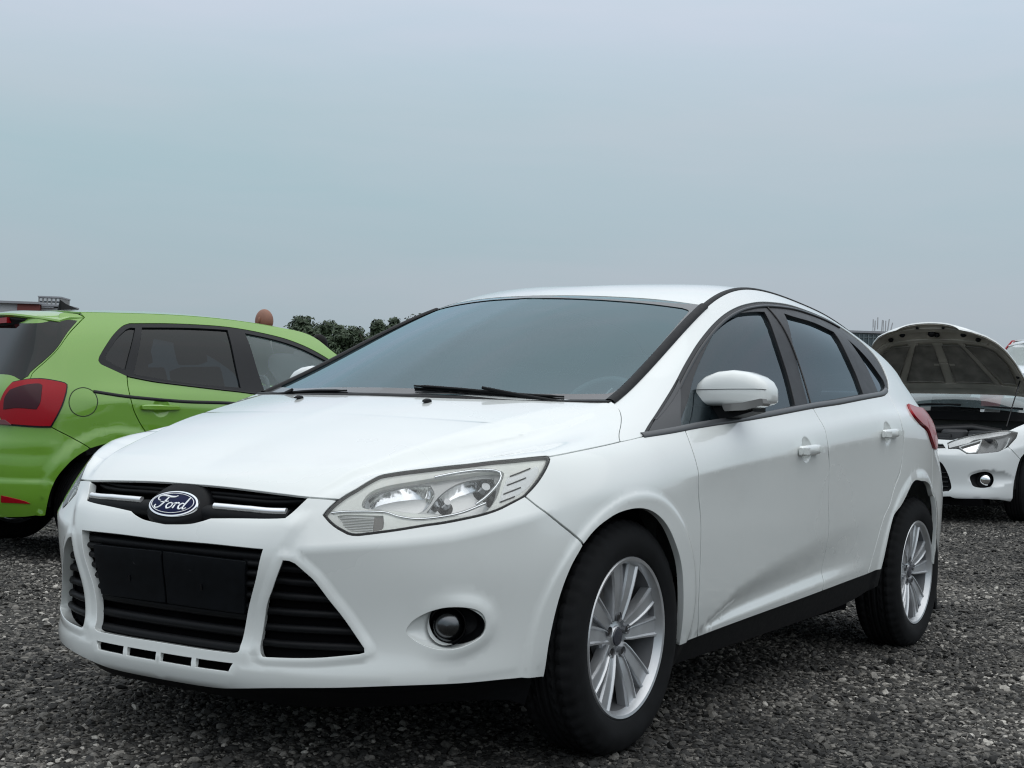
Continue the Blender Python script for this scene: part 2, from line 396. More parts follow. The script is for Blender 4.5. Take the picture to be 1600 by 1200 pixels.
COLS=[
((.911,0),(1,0),[(.185,-.07),(.255,-.012),(.33,-.022),(.45,-.018),(.56,-.002),(.64,-.028),(.70,-.06),(.755,-.10)]+up),
((.907,.16),(1,.05),[(.185,-.07),(.255,-.012),(.33,-.022),(.45,-.018),(.56,-.002),(.64,-.028),(.70,-.06),(.755,-.10)]+up),
((.888,.32),(1,.15),[(.185,-.07),(.255,-.015),(.33,-.022),(.45,-.016),(.56,-.002),(.64,-.025),(.70,-.055),(.76,-.10)]+up),
((.834,.47),(.95,.3),[(.185,-.075),(.25,-.02),(.33,-.02),(.45,-.012),(.56,-.004),(.65,-.02),(.715,-.05),(.77,-.09)]+up),
((.745,.603),(.85,.5),[(.19,-.075),(.25,-.025),(.33,-.02),(.45,-.012),(.56,-.004),(.65,-.022),(.72,-.055),(.785,-.10),(.83,-.16),(.87,-.25),(.92,-.35),(.96,-.45)]),
((.620,.726),(.66,.75),[(.20,-.07),(.255,-.03),(.33,-.02),(.45,-.01),(.56,-.004),(.66,-.022),(.73,-.055),(.80,-.105),(.84,-.15),(.88,-.23),(.92,-.32),(.96,-.4)]),
((.45,.828),(.35,.93),[(.21,-.06),(.27,-.035),(.35,-.02),(.46,-.008),(.57,-.002),(.67,-.014),(.735,-.04),(.805,-.082),(.85,-.13),(.89,-.2),(.92,-.26),(.96,-.32)]),
((.25,.887),(.1,1),[(.19,-.07),(.27,-.045),(.37,-.022),(.49,-.008),(.60,0),(.69,-.004),(.745,-.018),(.82,-.065),(.86,-.12),(.878,-.17),(.888,-.22),(.90,-.27)]),
((0,.908),(0,1),low+[(.752,-.002),(.83,-.042),(.872,-.088),(.897,-.130),(.912,-.173),(.92,-.215)]),
((-.4,.906),(0,1),low+[(.785,0),(.865,-.022),(.93,-.062),(.982,-.112),(1.028,-.168),(1.064,-.228)]),
((-.9,.905),(0,1),low+[(.832,0),(.915,-.022),(.985,-.06),(1.09,-.126),(1.208,-.210),(1.287,-.294)]),
((-1.5,.907),(0,1),low+[(.88,0),(.965,-.022),(1.04,-.06),(1.165,-.128),(1.328,-.228),(1.452,-.37)]),
((-2.05,.912),(0,1),low+[(.92,0),(1.01,-.025),(1.085,-.069),(1.185,-.127),(1.32,-.217),(1.442,-.366)]),
((-2.55,.915),(0,1),low+[(.94,-.005),(1.03,-.05),(1.10,-.097),(1.178,-.148),(1.285,-.234),(1.387,-.372)]),
((-2.9,.885),(-.2,1),rl+[(.94,-.03),(1.03,-.08),(1.09,-.124),(1.145,-.165),(1.205,-.214),(1.27,-.308)]),
((-3.2,.80),(-.6,.8),rl+[(.93,-.07),(1.0,-.12),(1.05,-.16),(1.09,-.20),(1.12,-.25),(1.16,-.32)]),
((-3.38,.60),(-.9,.4),rl+[(.85,-.05),(.95,-.1),(1.0,-.13),(1.04,-.17),(1.08,-.22),(1.12,-.28)]),
((-3.44,.30),(-1,.1),rl+[(.85,-.05),(.95,-.1),(1.0,-.13),(1.04,-.17),(1.08,-.22),(1.12,-.28)]),
((-3.46,0),(-1,0),rl+[(.85,-.05),(.95,-.1),(1.0,-.13),(1.04,-.17),(1.08,-.22),(1.12,-.28)]),
]
SK=Net(COLS,RK,white_disp)
# outlines of the panels, measured on the body surface (along, up)
O={
 'headlamp':[[(0.47,0.508),(0.48,0.527),(0.499,0.552),(0.52,0.573),(0.542,0.59),(0.568,0.612),(0.598,0.631),(0.629,0.636),(0.671,0.639),(0.761,0.642),(0.864,0.649),(0.959,0.661),(1.054,0.667),(1.104,0.668),(1.141,0.667)],[(1.141,0.667),(1.145,0.662),(1.132,0.646)],[(1.132,0.646),(1.106,0.624),(1.068,0.594),(1.04,0.573),(1.015,0.554),(0.975,0.535),(0.93,0.515),(0.884,0.502),(0.84,0.494),(0.78,0.486),(0.722,0.481),(0.627,0.468),(0.588,0.462),(0.557,0.458),(0.538,0.461)],[(0.538,0.461),(0.508,0.475),(0.486,0.491),(0.47,0.508)]],
 'trap':[[(0.326,0.413),(0.311,0.347),(0.279,0.259),(0.262,0.167)],[(0.262,0.167),(0.261,0.149),(0.245,0.142)],[(0.245,0.142),(0.151,0.142),(0.016,0.143)]],
 'trap_top':[[(0.032,0.413),(0.164,0.415),(0.266,0.414),(0.326,0.413)]],
 'tri':[[(0.385,0.393),(0.359,0.327),(0.337,0.274),(0.322,0.183),(0.324,0.151)],[(0.324,0.151),(0.33,0.141),(0.343,0.14)],[(0.343,0.14),(0.463,0.151),(0.577,0.168)],[(0.577,0.168),(0.591,0.174),(0.589,0.187)],[(0.589,0.187),(0.54,0.255),(0.5,0.303),(0.464,0.349),(0.429,0.378)],[(0.429,0.378),(0.409,0.391),(0.385,0.393)]],
 'fog_rim':[[(0.691,0.233),(0.715,0.262),(0.779,0.288),(0.846,0.289),(0.885,0.273),(0.899,0.241),(0.887,0.213),(0.836,0.19),(0.785,0.185),(0.735,0.197),(0.701,0.217),(0.691,0.233)]],
 'fog_black':[[(0.754,0.249),(0.764,0.277),(0.796,0.287),(0.847,0.283),(0.883,0.265),(0.895,0.24),(0.883,0.214),(0.836,0.193),(0.793,0.197),(0.767,0.216),(0.754,0.249)]],
 'bumper_bottom':[[(-0.001,0.035),(0.183,0.038),(0.269,0.046),(0.482,0.068),(0.73,0.079),(0.911,0.071),(1.105,0.056)]],
 'farch':[[(1.105,0.058),(1.102,0.158),(1.118,0.269),(1.148,0.349),(1.19,0.4)],[(1.19,0.4),(1.222,0.422),(1.267,0.444),(1.349,0.472),(1.441,0.484),(1.522,0.472),(1.608,0.434),(1.678,0.374),(1.733,0.303),(1.772,0.206),(1.814,0.066)]],
 'bumper_seam':[[(1.015,0.554),(1.053,0.51),(1.112,0.463),(1.171,0.421),(1.19,0.4)]],
 'hoodgap':[[(1.144,0.664),(1.214,0.67),(1.314,0.684),(1.479,0.715)]],
 'hoodrear':[[(1.479,0.715),(1.557,0.866),(1.633,1.025),(1.656,1.128)]],
 'hoodfront':[[(-0.033,0.616),(0.013,0.615),(0.049,0.607)],[(0.049,0.607),(0.081,0.592),(0.103,0.59)],[(0.103,0.59),(0.247,0.591),(0.334,0.582),(0.409,0.566)],[(0.409,0.566),(0.459,0.558),(0.499,0.552)]],
 'grille_low':[[(0.042,0.458),(0.082,0.465),(0.122,0.476),(0.146,0.487)],[(0.146,0.487),(0.262,0.499),(0.369,0.503)],[(0.369,0.503),(0.39,0.532),(0.411,0.562)]],
 'belt':[[(1.597,0.723),(1.827,0.704),(2.28,0.694),(2.855,0.701),(3.179,0.7),(3.633,0.71),(3.743,0.725),(3.81,0.748)]],
 'dlo_front':[[(2.855,1.064),(2.694,1.064),(2.539,1.06),(2.377,1.049),(2.209,1.028),(2.028,0.985),(1.811,0.895),(1.597,0.723)]],
 'dlo_top':[[(3.35,1.083),(3.09,1.068),(2.855,1.064)]],
 'fd_front':[[(1.827,0.704),(1.811,0.631),(1.815,0.537),(1.85,0.446),(1.868,0.346),(1.902,0.184),(1.952,0.064)]],
 'rd_front':[[(2.855,0.701),(2.867,0.617),(2.867,0.565),(2.896,0.536),(2.92,0.458),(2.957,0.269),(2.964,0.134)]],
 'rd_rear':[[(3.744,0.679),(3.69,0.589),(3.706,0.555),(3.693,0.524),(3.609,0.482),(3.491,0.306),(3.425,0.164)]],
 'sill_white':[[(1.819,0.064),(2.342,0.096),(2.964,0.134),(3.547,0.173)]],
 'sill_black':[[(1.827,0.008),(3.309,0.054),(3.582,0.1)]],
 'rarch':[[(3.559,0.178),(3.6,0.318),(3.67,0.432),(3.808,0.497),(3.964,0.502),(4.131,0.486),(4.212,0.444)]],
 'glass_front':[[(1.798,0.709),(1.905,0.797),(2.078,0.925),(2.236,0.987),(2.455,1.039),(2.568,1.049),(2.656,1.051),(2.764,1.044),(2.919,1.036)],[(2.919,1.036),(2.843,0.943),(2.791,0.831),(2.724,0.72)],[(2.724,0.72),(2.247,0.711),(1.807,0.718)]],
 'glass_rear':[[(3.096,1.035),(3.194,1.029),(3.381,1.028),(3.543,1.013)],[(3.543,1.013),(3.503,0.93),(3.487,0.819),(3.445,0.724)],[(3.445,0.724),(3.139,0.721),(2.838,0.72)],[(2.838,0.72),(2.899,0.826),(2.97,0.931),(3.096,1.035)]],
 'glass_quarter':[[(3.671,0.999),(3.734,0.956),(3.786,0.896),(3.816,0.804),(3.795,0.762)],[(3.795,0.762),(3.727,0.737),(3.64,0.728)],[(3.64,0.728),(3.677,0.863),(3.664,0.944),(3.671,0.999)]],
 'corner_trim':[[(2.02,0.978),(1.825,0.884),(1.618,0.725)],[(1.618,0.725),(1.814,0.709)],[(1.814,0.709),(1.916,0.848),(2.02,0.978)]],
 'tail_lamp':[[(3.963,0.674),(4.101,0.659)],[(4.159,0.556),(4.093,0.572),(3.958,0.585),(3.889,0.611),(3.963,0.674)]],
 'handle_f':[[(2.554,0.559),(2.792,0.56),(2.796,0.579),(2.558,0.58),(2.554,0.559)]],
 'handle_r':[[(3.409,0.564),(3.621,0.565),(3.629,0.578),(3.415,0.58),(3.409,0.564)]],
 'cup_f':[[(2.591,0.574),(2.625,0.596),(2.67,0.601),(2.711,0.593),(2.717,0.577),(2.711,0.556),(2.68,0.546),(2.645,0.546),(2.605,0.555),(2.591,0.574)]],
 'slots':[[(0.25,0.089),(0.205,0.087)]],
 'lamp_turn':[[(0.502,0.51),(0.525,0.515),(0.622,0.516)],[(0.622,0.516),(0.627,0.486),(0.621,0.476)],[(0.621,0.476),(0.579,0.468),(0.545,0.469)],[(0.545,0.469),(0.521,0.482),(0.502,0.51)]],
 'lamp_in':[[(0.564,0.542),(0.574,0.575),(0.622,0.599),(0.702,0.611),(0.752,0.608)],[(0.752,0.608),(0.762,0.58),(0.736,0.539),(0.713,0.527)],[(0.713,0.527),(0.637,0.538),(0.564,0.542)]],
 'lamp_out':[[(0.736,0.529),(0.776,0.578),(0.837,0.61),(0.908,0.622),(0.951,0.623)],[(0.951,0.623),(0.95,0.584),(0.92,0.536),(0.886,0.514)],[(0.886,0.514),(0.807,0.514),(0.736,0.529)]],
 'lamp_side':[[(0.984,0.614),(1.028,0.624),(1.095,0.645)],[(1.095,0.645),(1.096,0.63),(1.044,0.586),(1.008,0.565)],[(1.008,0.565),(0.955,0.543),(0.936,0.54)],[(0.936,0.54),(0.961,0.584),(0.984,0.614)]],
 'lamp_band':[[(0.564,0.536),(0.573,0.579),(0.621,0.603),(0.721,0.615),(0.839,0.624),(0.941,0.636),(0.98,0.63),(0.962,0.598),(0.93,0.546),(0.885,0.509),(0.79,0.508),(0.714,0.518),(0.638,0.529),(0.564,0.536)]],
 'flap':[[(1.821,0.683),(1.92,0.682)]],
}
def crom(pts,step=.02,n=None):
    """centripetal Catmull-Rom through pts, resampled by chord length"""
    p=np.asarray(pts,float)
    if len(p)==2: 
        k=n or max(2,int(np.linalg.norm(p[1]-p[0])/step)+1)
        return p[0]+(p[1]-p[0])*np.linspace(0,1,k)[:,None]
    t=np.r_[0,np.cumsum(np.sqrt(np.linalg.norm(np.diff(p,axis=0),axis=1))+1e-9)]
    closed=np.linalg.norm(p[0]-p[-1])<1e-9
    if closed: pe=np.r_[p[-2:-1],p,p[1:2]]; te=np.r_[t[0]-(t[-1]-t[-2]),t,t[-1]+t[1]]
    else: pe=np.r_[2*p[:1]-p[1:2],p,2*p[-1:]-p[-2:-1]]; te=np.r_[t[0]-(t[1]-t[0]),t,2*t[-1]-t[-2]]
    m=(pe[2:]-pe[:-2])/(te[2:]-te[:-2])[:,None]
    L=np.linalg.norm(np.diff(p,axis=0),axis=1).sum(); N=n or max(3,int(L/step)+1)
    tt=np.linspace(0,t[-1],N*6); k=np.clip(np.searchsorted(t,tt,side='right')-1,0,len(p)-2)
    h=(t[k+1]-t[k]); u=((tt-t[k])/h)[:,None]; h=h[:,None]
    c=(2*u**3-3*u**2+1)*p[k]+(u**3-2*u**2+u)*h*m[k]+(-2*u**3+3*u**2)*p[k+1]+(u**3-u**2)*h*m[k+1]
    d=np.r_[0,np.cumsum(np.linalg.norm(np.diff(c,axis=0),axis=1))]
    x=np.linspace(0,d[-1],N)
    return np.stack([np.interp(x,d,c[:,i]) for i in range(p.shape[1])],1)
class Curve:
    """3-D curve by normalised chord length"""
    def __init__(s,P):
        P=np.asarray(P,float); k=np.r_[True,np.linalg.norm(np.diff(P,axis=0),axis=1)>1e-6]; P=P[k]
        s.d=np.r_[0,np.cumsum(np.linalg.norm(np.diff(P,axis=0),axis=1))]; s.d/=s.d[-1]; s.P=P
    def __call__(s,t): return np.stack([np.interp(t,s.d,s.P[:,i]) for i in range(s.P.shape[1])],1)
class Patch:
    """Coons patch (w across, t along) with an optional displacement"""
    def __init__(self,F,R,C,E,disp=None):
        self.F,self.R,self.C,self.E,self.disp=F,R,C,E,disp
        z=np.array([0.]);o=np.array([1.]); self.k=[F(z),F(o),R(z),R(o)]
    def base(self,q):
        q=np.asarray(q,float); sg=np.where(q[:,:1]<0,-1,1)
        w=abs(q[:,0]);t=q[:,1]; W=w[:,None];T=t[:,None]; k=self.k
        P=(1-T)*self.F(w)+T*self.R(w)+(1-W)*self.C(t)+W*self.E(t)-((1-T)*((1-W)*k[0]+W*k[1])+T*((1-W)*k[2]+W*k[3]))
        return P*np.concatenate([0*sg+1,sg,0*sg+1],1)
    bn=Net.bn; inv=Net.inv
    def grid(self,ns=60,nr=60):
        S,R=np.meshgrid(np.linspace(0,1,ns),np.linspace(0,1,nr),indexing='ij'); return np.c_[S.ravel(),R.ravel()]
    def P(self,q):
        B=self.base(q)
        if self.disp is None: return B
        return B+self.disp(np.asarray(q),B)[:,None]*self.bn(np.asarray(q,float),self.base,4e-3)
    def N(self,q): return self.bn(q,self.P,6e-3)
def sk(segs,step=.01): return SK.P(np.concatenate([crom(s,step) for s in segs]))
def smoothcurve(pts,n=80): return Curve(crom(pts,n=n))
# ---- hollows of the fog lamps and door handles, lip round the side intakes
def _pin(q,poly):
    x,y=q[:,0],q[:,1]; c=np.zeros(len(q),bool)
    for (x1,y1),(x2,y2) in zip(poly,np.roll(poly,-1,0)):
        if y1!=y2: c^=((y1>y)!=(y2>y))&(x<(x2-x1)*(y-y1)/(y2-y1)+x1)
    return c
def _pd(q,poly):
    d=np.full(len(q),1e9)
    for a,b in zip(poly,np.roll(poly,-1,0)):
        e=b-a; l=e@e
        if l<1e-12: continue
        t=np.clip(((q-a)@e)/l,0,1); d=np.minimum(d,np.hypot(*(q-a-t[:,None]*e).T))
    return d
_FR=crom(O['fog_rim'][0],.012)[:-1]; _TR=np.concatenate([crom(g,.02) for g in O['tri']])
def _hollow(s,r):
    q=np.c_[s,r]; d=np.zeros(len(s))
    m=(abs(s-.79)<.2)&(abs(r-.24)<.14)
    if m.any():
        dd=_pd(q[m],_FR); ins=_pin(q[m],_FR); e=np.where(ins,0,.010*(1-sst(0,.045,dd)))*sst(.70,.86,s[m])+np.where(ins,.010*sst(.70,.86,s[m]),0); d[m]+=e
    m=(s<.75)&(r<.5)
    if m.any():
        dd=_pd(q[m],_TR); ins=_pin(q[m],_TR); d[m]+=.007*(1-sst(.004,.030,np.where(ins,0,dd)))
    return d
_GS,_GR=np.arange(0,1.1,.0025),np.arange(0,.56,.0025)
_HG=_hollow(*[a.ravel() for a in np.meshgrid(_GS,_GR,indexing='ij')]).reshape(len(_GS),len(_GR))
CUPS=((-1.193,.853),(-2.043,.923))
def white_disp2(q,B):
    q=np.c_[abs(q[:,0]),q[:,1]]; d=white_disp(q,B); s,r=q[:,0],q[:,1]
    m=(s<1.09)&(r>0)&(r<.555)
    if m.any():
        a=s[m]/.0025; b=r[m]/.0025; i=a.astype(int); j=b.astype(int); u=a-i; v=b-j
        d[m]+=_HG[i,j]*(1-u)*(1-v)+_HG[i+1,j]*u*(1-v)+_HG[i,j+1]*(1-u)*v+_HG[i+1,j+1]*u*v
    for cx,cz in CUPS:
        rho=np.hypot((B[:,0]-cx)/.045,(B[:,2]-cz)/.043); d-=.017*np.clip(1-rho**2,0,1)**.8*(rho<1)
    # frame round the middle opening stands proud of the flanks
    e=np.interp(r,[.143,.167,.259,.347,.413,.50,.56],[.25,.262,.279,.311,.326,.37,.41])
    t=(s-e); d+=.012*(1-sst(.03,.085,t))*sst(.10,.16,r)*(1-sst(.47,.53,r))
    return d
for _k in ('fd_front','rd_front','rd_rear'):   # door gaps end on the sill line
    _c=np.concatenate([crom(g,.01) for g in O['sill_white']]); O[_k][0][-1]=(O[_k][0][-1][0],float(np.interp(O[_k][0][-1][0],_c[:,0],_c[:,1])))
SK.disp=white_disp2
# ---- bonnet
_hl=crom(O['headlamp'][0],.006); _hl=_hl[_hl[:,0]>=.498]
HE=Curve(SK.P(np.concatenate([_hl,crom(O['hoodgap'][0],.01)])))
HFq=crom([(0,.598),(.1,.597),(.247,.591),(.334,.582),(.409,.567),(.459,.559),_hl[0]],.01)
HF=Curve(SK.P(HFq))
_hr=SK.P(crom(O['hoodrear'][0],.008))
HR=Curve(np.concatenate([crom([(.02,0,.992),(-.01,.25,.991),(-.085,.48,.987),tuple(_hr[-1])],.02),_hr[::-1][1:]]))
_c0=HF(np.array([0.]))[0]
HC=smoothcurve([tuple(_c0),(_c0[0]-.035,0,_c0[2]+.028),(.71,0,.785),(.6,0,.829),(.45,0,.880),(.3,0,.925),(.16,0,.961),(.02,0,.992)])
# equalise the front: across parameter by chord length on both F and R, crease follows w
def hood_disp(q,B):
    w=abs(q[:,0]);t=q[:,1]
    wc=np.interp(t,[0,.07,.16,.33,.46,.63,.83,1],[.83,.83,.807,.712,.669,.638,.639,.65])
    u=(w-wc)/(1-wc); A=np.interp(t,[0,.06,.2,.4,.62,.8,.9,1],[0,.006,.022,.036,.038,.022,.008,0])
    f=np.where(u>0,np.clip(u,0,1)/.42,0); f=np.where(u<.42,np.clip(np.sin(f*np.pi/2),0,1)**1.4,1-sst(.42,1,u))
    # second soft crease running forward from the rear corner
    w2=np.interp(t,[0,.6,.77,1],[.74,.735,.756,.757]); 
    return -A*f*(u>0)+.007*ridge(w2-w,.10,.05,.006)*sst(.35,.75,t)-.007*ridge(w2-1,.10,.05,.006)*sst(.35,.75,t)*sst(.8,1,w)
HOOD=Patch(HF,HR,HC,HE,hood_disp)
# ---- windscreen and roof share the long edge r = 1.12 of the side
RE=1.12
def edge(s0,s1,n=60): return SK.P(np.c_[np.linspace(s0,s1,n),np.full(n,RE)])
S_WS0,S_WS1,S_RR=1.665,2.53,4.36
_e=edge(S_WS0,S_WS1); _t=_e[-1]
WF=smoothcurve([(.06,0,.978),(.03,.25,.977),(-.06,.48,.973),tuple(_e[0])])
WR=smoothcurve([(-.83,0,1.371),(-.865,.2,1.370),(-.95,.42,1.362),tuple(_t)])
_n=np.linspace(0,1,30)[:,None]
WC=Curve(np.array([.06,0,.978])+(np.array([-.83,0,1.371])-[.06,0,.978])*_n+np.sin(np.pi*_n)*np.array([.008,0,.022]))
WS=Patch(WF,WR,WC,Curve(_e))
_r=edge(S_WS1,S_RR); 
RC=smoothcurve([(-.835,0,1.374),(-.95,0,1.405),(-1.1,0,1.433),(-1.3,0,1.451),(-1.55,0,1.456),(-1.9,0,1.441),(-2.3,0,1.405),(-2.6,0,1.37),(-2.92,0,1.325)])
_b=_r[-1]
RR=smoothcurve([(-2.92,0,1.325),(-2.90,.25,1.32),(-2.86,.45,1.305),tuple(_b)])
RF=smoothcurve([(-.835,0,1.374),(-.87,.2,1.373),(-.955,.42,1.365),tuple(_r[0])])
ROOF=Patch(RF,RR,RC,Curve(_r))
_g=edge(S_RR,SK.smax,60)
OP={
 'dlo':[[(1.659,0.796),(1.497,0.808),(1.343,0.83),(1.205,0.887)],[(1.205,0.887),(1.192,0.904),(1.202,0.929)],[(1.202,0.929),(1.244,0.985),(1.308,1.06),(1.377,1.116),(1.426,1.134)],[(1.426,1.134),(1.652,1.143),(1.904,1.147),(2.09,1.147),(2.29,1.137),(2.534,1.114),(2.736,1.055)]],
 'dlo2':[[(1.659,0.796),(2.021,0.771),(2.255,0.758)]],
 'q_glass':[[(1.454,1.11),(1.422,1.111),(1.391,1.099)],[(1.391,1.099),(1.327,1.046),(1.245,0.949)],[(1.245,0.949),(1.231,0.923),(1.245,0.906)],[(1.245,0.906),(1.296,0.88),(1.34,0.863)],[(1.34,0.863),(1.393,0.982),(1.454,1.11)]],
 'r_glass':[[(1.496,1.116),(1.788,1.127),(2.077,1.132)],[(2.077,1.132),(2.069,0.964),(2.072,0.794)],[(2.072,0.794),(1.703,0.81),(1.383,0.841)],[(1.383,0.841),(1.433,0.966),(1.496,1.116)]],
 'f_glass':[[(2.193,1.122),(2.444,1.1),(2.62,1.066)],[(2.234,0.775),(2.209,0.936),(2.193,1.122)]],
 'gap_f':[[(2.163,0.752),(2.148,0.649),(2.145,0.456)]],
 'gap_r':[[(1.341,0.829),(1.334,0.738),(1.346,0.642),(1.386,0.568),(1.44,0.5)]],
 'lamp':[[(0.55,0.67),(0.576,0.72),(0.611,0.766)],[(0.611,0.766),(0.716,0.785),(0.813,0.788),(0.926,0.776),(0.964,0.768)],[(0.964,0.768),(0.974,0.761),(0.968,0.722)],[(0.968,0.722),(0.943,0.657),(0.887,0.557)],[(0.887,0.557),(0.742,0.567),(0.603,0.571)],[(0.603,0.571),(0.561,0.608),(0.55,0.67)]],
 'lamp_dark':[[(0.617,0.724),(0.708,0.75),(0.799,0.76),(0.823,0.749)],[(0.823,0.749),(0.825,0.674),(0.806,0.641)],[(0.806,0.641),(0.693,0.645),(0.59,0.637)],[(0.59,0.637),(0.589,0.687),(0.617,0.724)]],
 'hatch':[[(1.169,1.165),(1.077,1.089),(0.947,0.988),(0.809,0.898),(0.728,0.829),(0.723,0.788)]],
 'seam':[[(0.887,0.554),(1.021,0.466),(1.102,0.409)]],
 'arch':[[(0.871,0.021),(0.883,0.083),(0.901,0.166),(0.935,0.251),(0.988,0.324),(1.04,0.37),(1.102,0.409)],[(1.102,0.409),(1.189,0.438),(1.3,0.467)]],
 'reflector':[[(0.616,0.123),(0.696,0.108),(0.758,0.093),(0.789,0.079)],[(0.789,0.079),(0.705,0.08),(0.61,0.081)],[(0.61,0.081),(0.616,0.123)]],
 'flap':[[(1.145,0.667),(1.121,0.616),(1.064,0.597),(1.007,0.623),(0.986,0.674),(1.012,0.726),(1.074,0.749),(1.129,0.725),(1.145,0.667)]],
 'strip':[[(1.129,0.726),(1.334,0.691),(1.638,0.675),(2.003,0.68)]],
 'bottom':[[(0.583,-0.006),(0.748,0.004),(0.871,0.021)]],
 'handle':[[(1.518,0.633)]],
 'cup':[[(1.534,0.63)]],
}
OK_={
 'lamp':[[(0.281,0.587),(0.377,0.649),(0.55,0.724),(0.742,0.733),(0.905,0.695),(0.982,0.662)],[(0.982,0.662),(1.018,0.633),(0.971,0.591)],[(0.971,0.591),(0.857,0.539),(0.748,0.511),(0.608,0.501),(0.458,0.491)],[(0.458,0.491),(0.385,0.535),(0.296,0.535)],[(0.296,0.535),(0.281,0.587)]],
 'lamp_tri':[[(0.389,0.557),(0.604,0.64)],[(0.604,0.64),(0.568,0.558),(0.535,0.513)],[(0.535,0.513),(0.463,0.508),(0.389,0.557)]],
 'lamp_eye':[[(0.629,0.524),(0.617,0.567),(0.644,0.623),(0.724,0.641),(0.897,0.646),(0.976,0.629)],[(0.976,0.629),(0.86,0.563),(0.746,0.527),(0.629,0.524)]],
 'eye':[[(0.688,0.575)]],
 'fog':[[(0.635,0.238)]],
 'fog_hole':[[(0.49,0.271),(0.547,0.299),(0.628,0.313),(0.697,0.289),(0.722,0.234),(0.685,0.184),(0.621,0.165),(0.524,0.179),(0.496,0.222),(0.49,0.271)]],
 'intake':[[(0.138,0.41),(0.183,0.408),(0.236,0.388),(0.271,0.337),(0.304,0.265),(0.324,0.198)],[(0.324,0.198),(0.328,0.153),(0.307,0.123)],[(0.307,0.123),(0.208,0.112),(0.141,0.108)]],
 'grille':[[(0.118,0.578),(0.239,0.573)],[(0.239,0.573),(0.267,0.54)],[(0.267,0.54),(0.127,0.526)]],
 'grille_frame':[[(0.115,0.594),(0.254,0.589)],[(0.254,0.589),(0.302,0.53)],[(0.302,0.53),(0.131,0.508)]],
 'bottom':[[(0.308,0.068),(0.367,0.051),(0.615,0.051),(0.925,0.0)]],
 'arch':[[(0.925,0.0),(0.92,0.136),(0.942,0.289),(0.982,0.409),(1.033,0.451)]],
 'seam':[[(0.849,0.535),(0.982,0.411)]],
 'top':[[(0.113,0.674),(0.257,0.662),(0.378,0.64)]],
 'fend':[[(0.93,0.692),(1.227,0.733)]],
}
# ---------------------------------------------------------------- the green hatchback: tail at the start, right flank, nose
PRK=[0,.08,.18,.30,.42,.53,.63,.71,.78,.91,1.05,1.20]
_lo=[(.25,-.05),(.32,-.02),(.42,-.008),(.53,0),(.64,-.004)]
PCOLS=[
((-.70,0),(-1,0),[(.25,-.05),(.33,-.015),(.42,-.004),(.52,0),(.62,-.012),(.72,-.045),(.83,-.055),(.93,-.065),(1.0,-.09),(1.13,-.16),(1.27,-.23),(1.39,-.29)]),
((-.69,-.30),(-1,-.08),[(.25,-.05),(.33,-.015),(.42,-.004),(.52,0),(.62,-.012),(.72,-.045),(.83,-.055),(.93,-.065),(1.0,-.09),(1.13,-.16),(1.27,-.23),(1.385,-.29)]),
((-.63,-.59),(-.9,-.42),[(.25,-.05),(.33,-.018),(.42,-.006),(.52,0),(.62,-.012),(.72,-.038),(.83,-.045),(.93,-.06),(1.0,-.09),(1.13,-.16),(1.27,-.23),(1.375,-.29)]),
((-.50,-.755),(-.68,-.73),[(.25,-.05),(.33,-.02),(.42,-.008),(.52,0),(.62,-.010),(.72,-.025),(.83,-.03),(.93,-.05),(1.0,-.085),(1.13,-.155),(1.27,-.23),(1.38,-.31)]),
((-.33,-.817),(-.2,-1),_lo+[(.74,-.008),(.84,-.010),(.93,-.03),(1.0,-.06),(1.13,-.12),(1.27,-.195),(1.395,-.29)]),
((-.05,-.838),(0,-1),_lo+[(.75,-.002),(.86,-.006),(.94,-.022),(1.0,-.05),(1.13,-.108),(1.27,-.178),(1.41,-.285)]),
((.45,-.840),(0,-1),_lo+[(.75,-.002),(.855,-.004),(.935,-.020),(.99,-.045),(1.12,-.103),(1.27,-.178),(1.425,-.29)]),
((1.0,-.840),(0,-1),_lo+[(.75,-.002),(.845,-.004),(.92,-.022),(.98,-.05),(1.11,-.108),(1.26,-.182),(1.405,-.29)]),
((1.5,-.838),(0,-1),_lo+[(.74,-.003),(.83,-.006),(.905,-.024),(.965,-.054),(1.08,-.11),(1.20,-.175),(1.325,-.27)]),
((1.95,-.835),(0,-1),_lo+[(.73,-.004),(.81,-.010),(.88,-.03),(.93,-.06),(1.0,-.105),(1.08,-.155),(1.16,-.22)]),
((2.4,-.835),(0,-1),_lo+[(.71,-.008),(.77,-.025),(.82,-.05),(.85,-.09),(.88,-.13),(.91,-.18),(.94,-.23)]),
((2.85,-.77),(.3,-1),[(.2,-.06),(.28,-.03),(.38,-.01),(.5,0),(.6,-.01),(.67,-.03),(.72,-.06),(.76,-.1),(.79,-.14),(.81,-.19),(.83,-.24),(.85,-.3)]),
((3.15,-.5),(.9,-.5),[(.2,-.06),(.28,-.03),(.38,-.01),(.5,0),(.6,-.01),(.66,-.03),(.70,-.06),(.73,-.1),(.75,-.14),(.77,-.19),(.79,-.24),(.81,-.3)]),
((3.27,0),(1,0),[(.2,-.06),(.28,-.03),(.38,-.01),(.5,0),(.6,-.01),(.66,-.03),(.70,-.06),(.73,-.1),(.75,-.14),(.77,-.19),(.79,-.24),(.81,-.3)]),
]
def polo_disp(q,B):
    x,z=B[:,0],B[:,2]; rho=np.hypot(x+.05,z-.31); d=.016*(1-sst(.40,.46,rho))*(z<.95)*(B[:,1]<-.5)*(x>-.45)
    zc=np.interp(x,[-.4,-.1,.5,1.2,2],[.90,.895,.875,.85,.83]); d+=.010*ridge(z-zc,.06,.05,.005)*sst(-.35,-.05,x)
    # step of the rear bumper
    d-=.012*sst(.43,.46,z)*(1-sst(.585,.66,z))*(1-sst(-.50,-.33,x))
    d-=.015*np.clip(1-(np.hypot(x-HCUP[0],z-HCUP[1])/.052)**2,0,1)**.8
    return d
HCUP=(.205,.868)
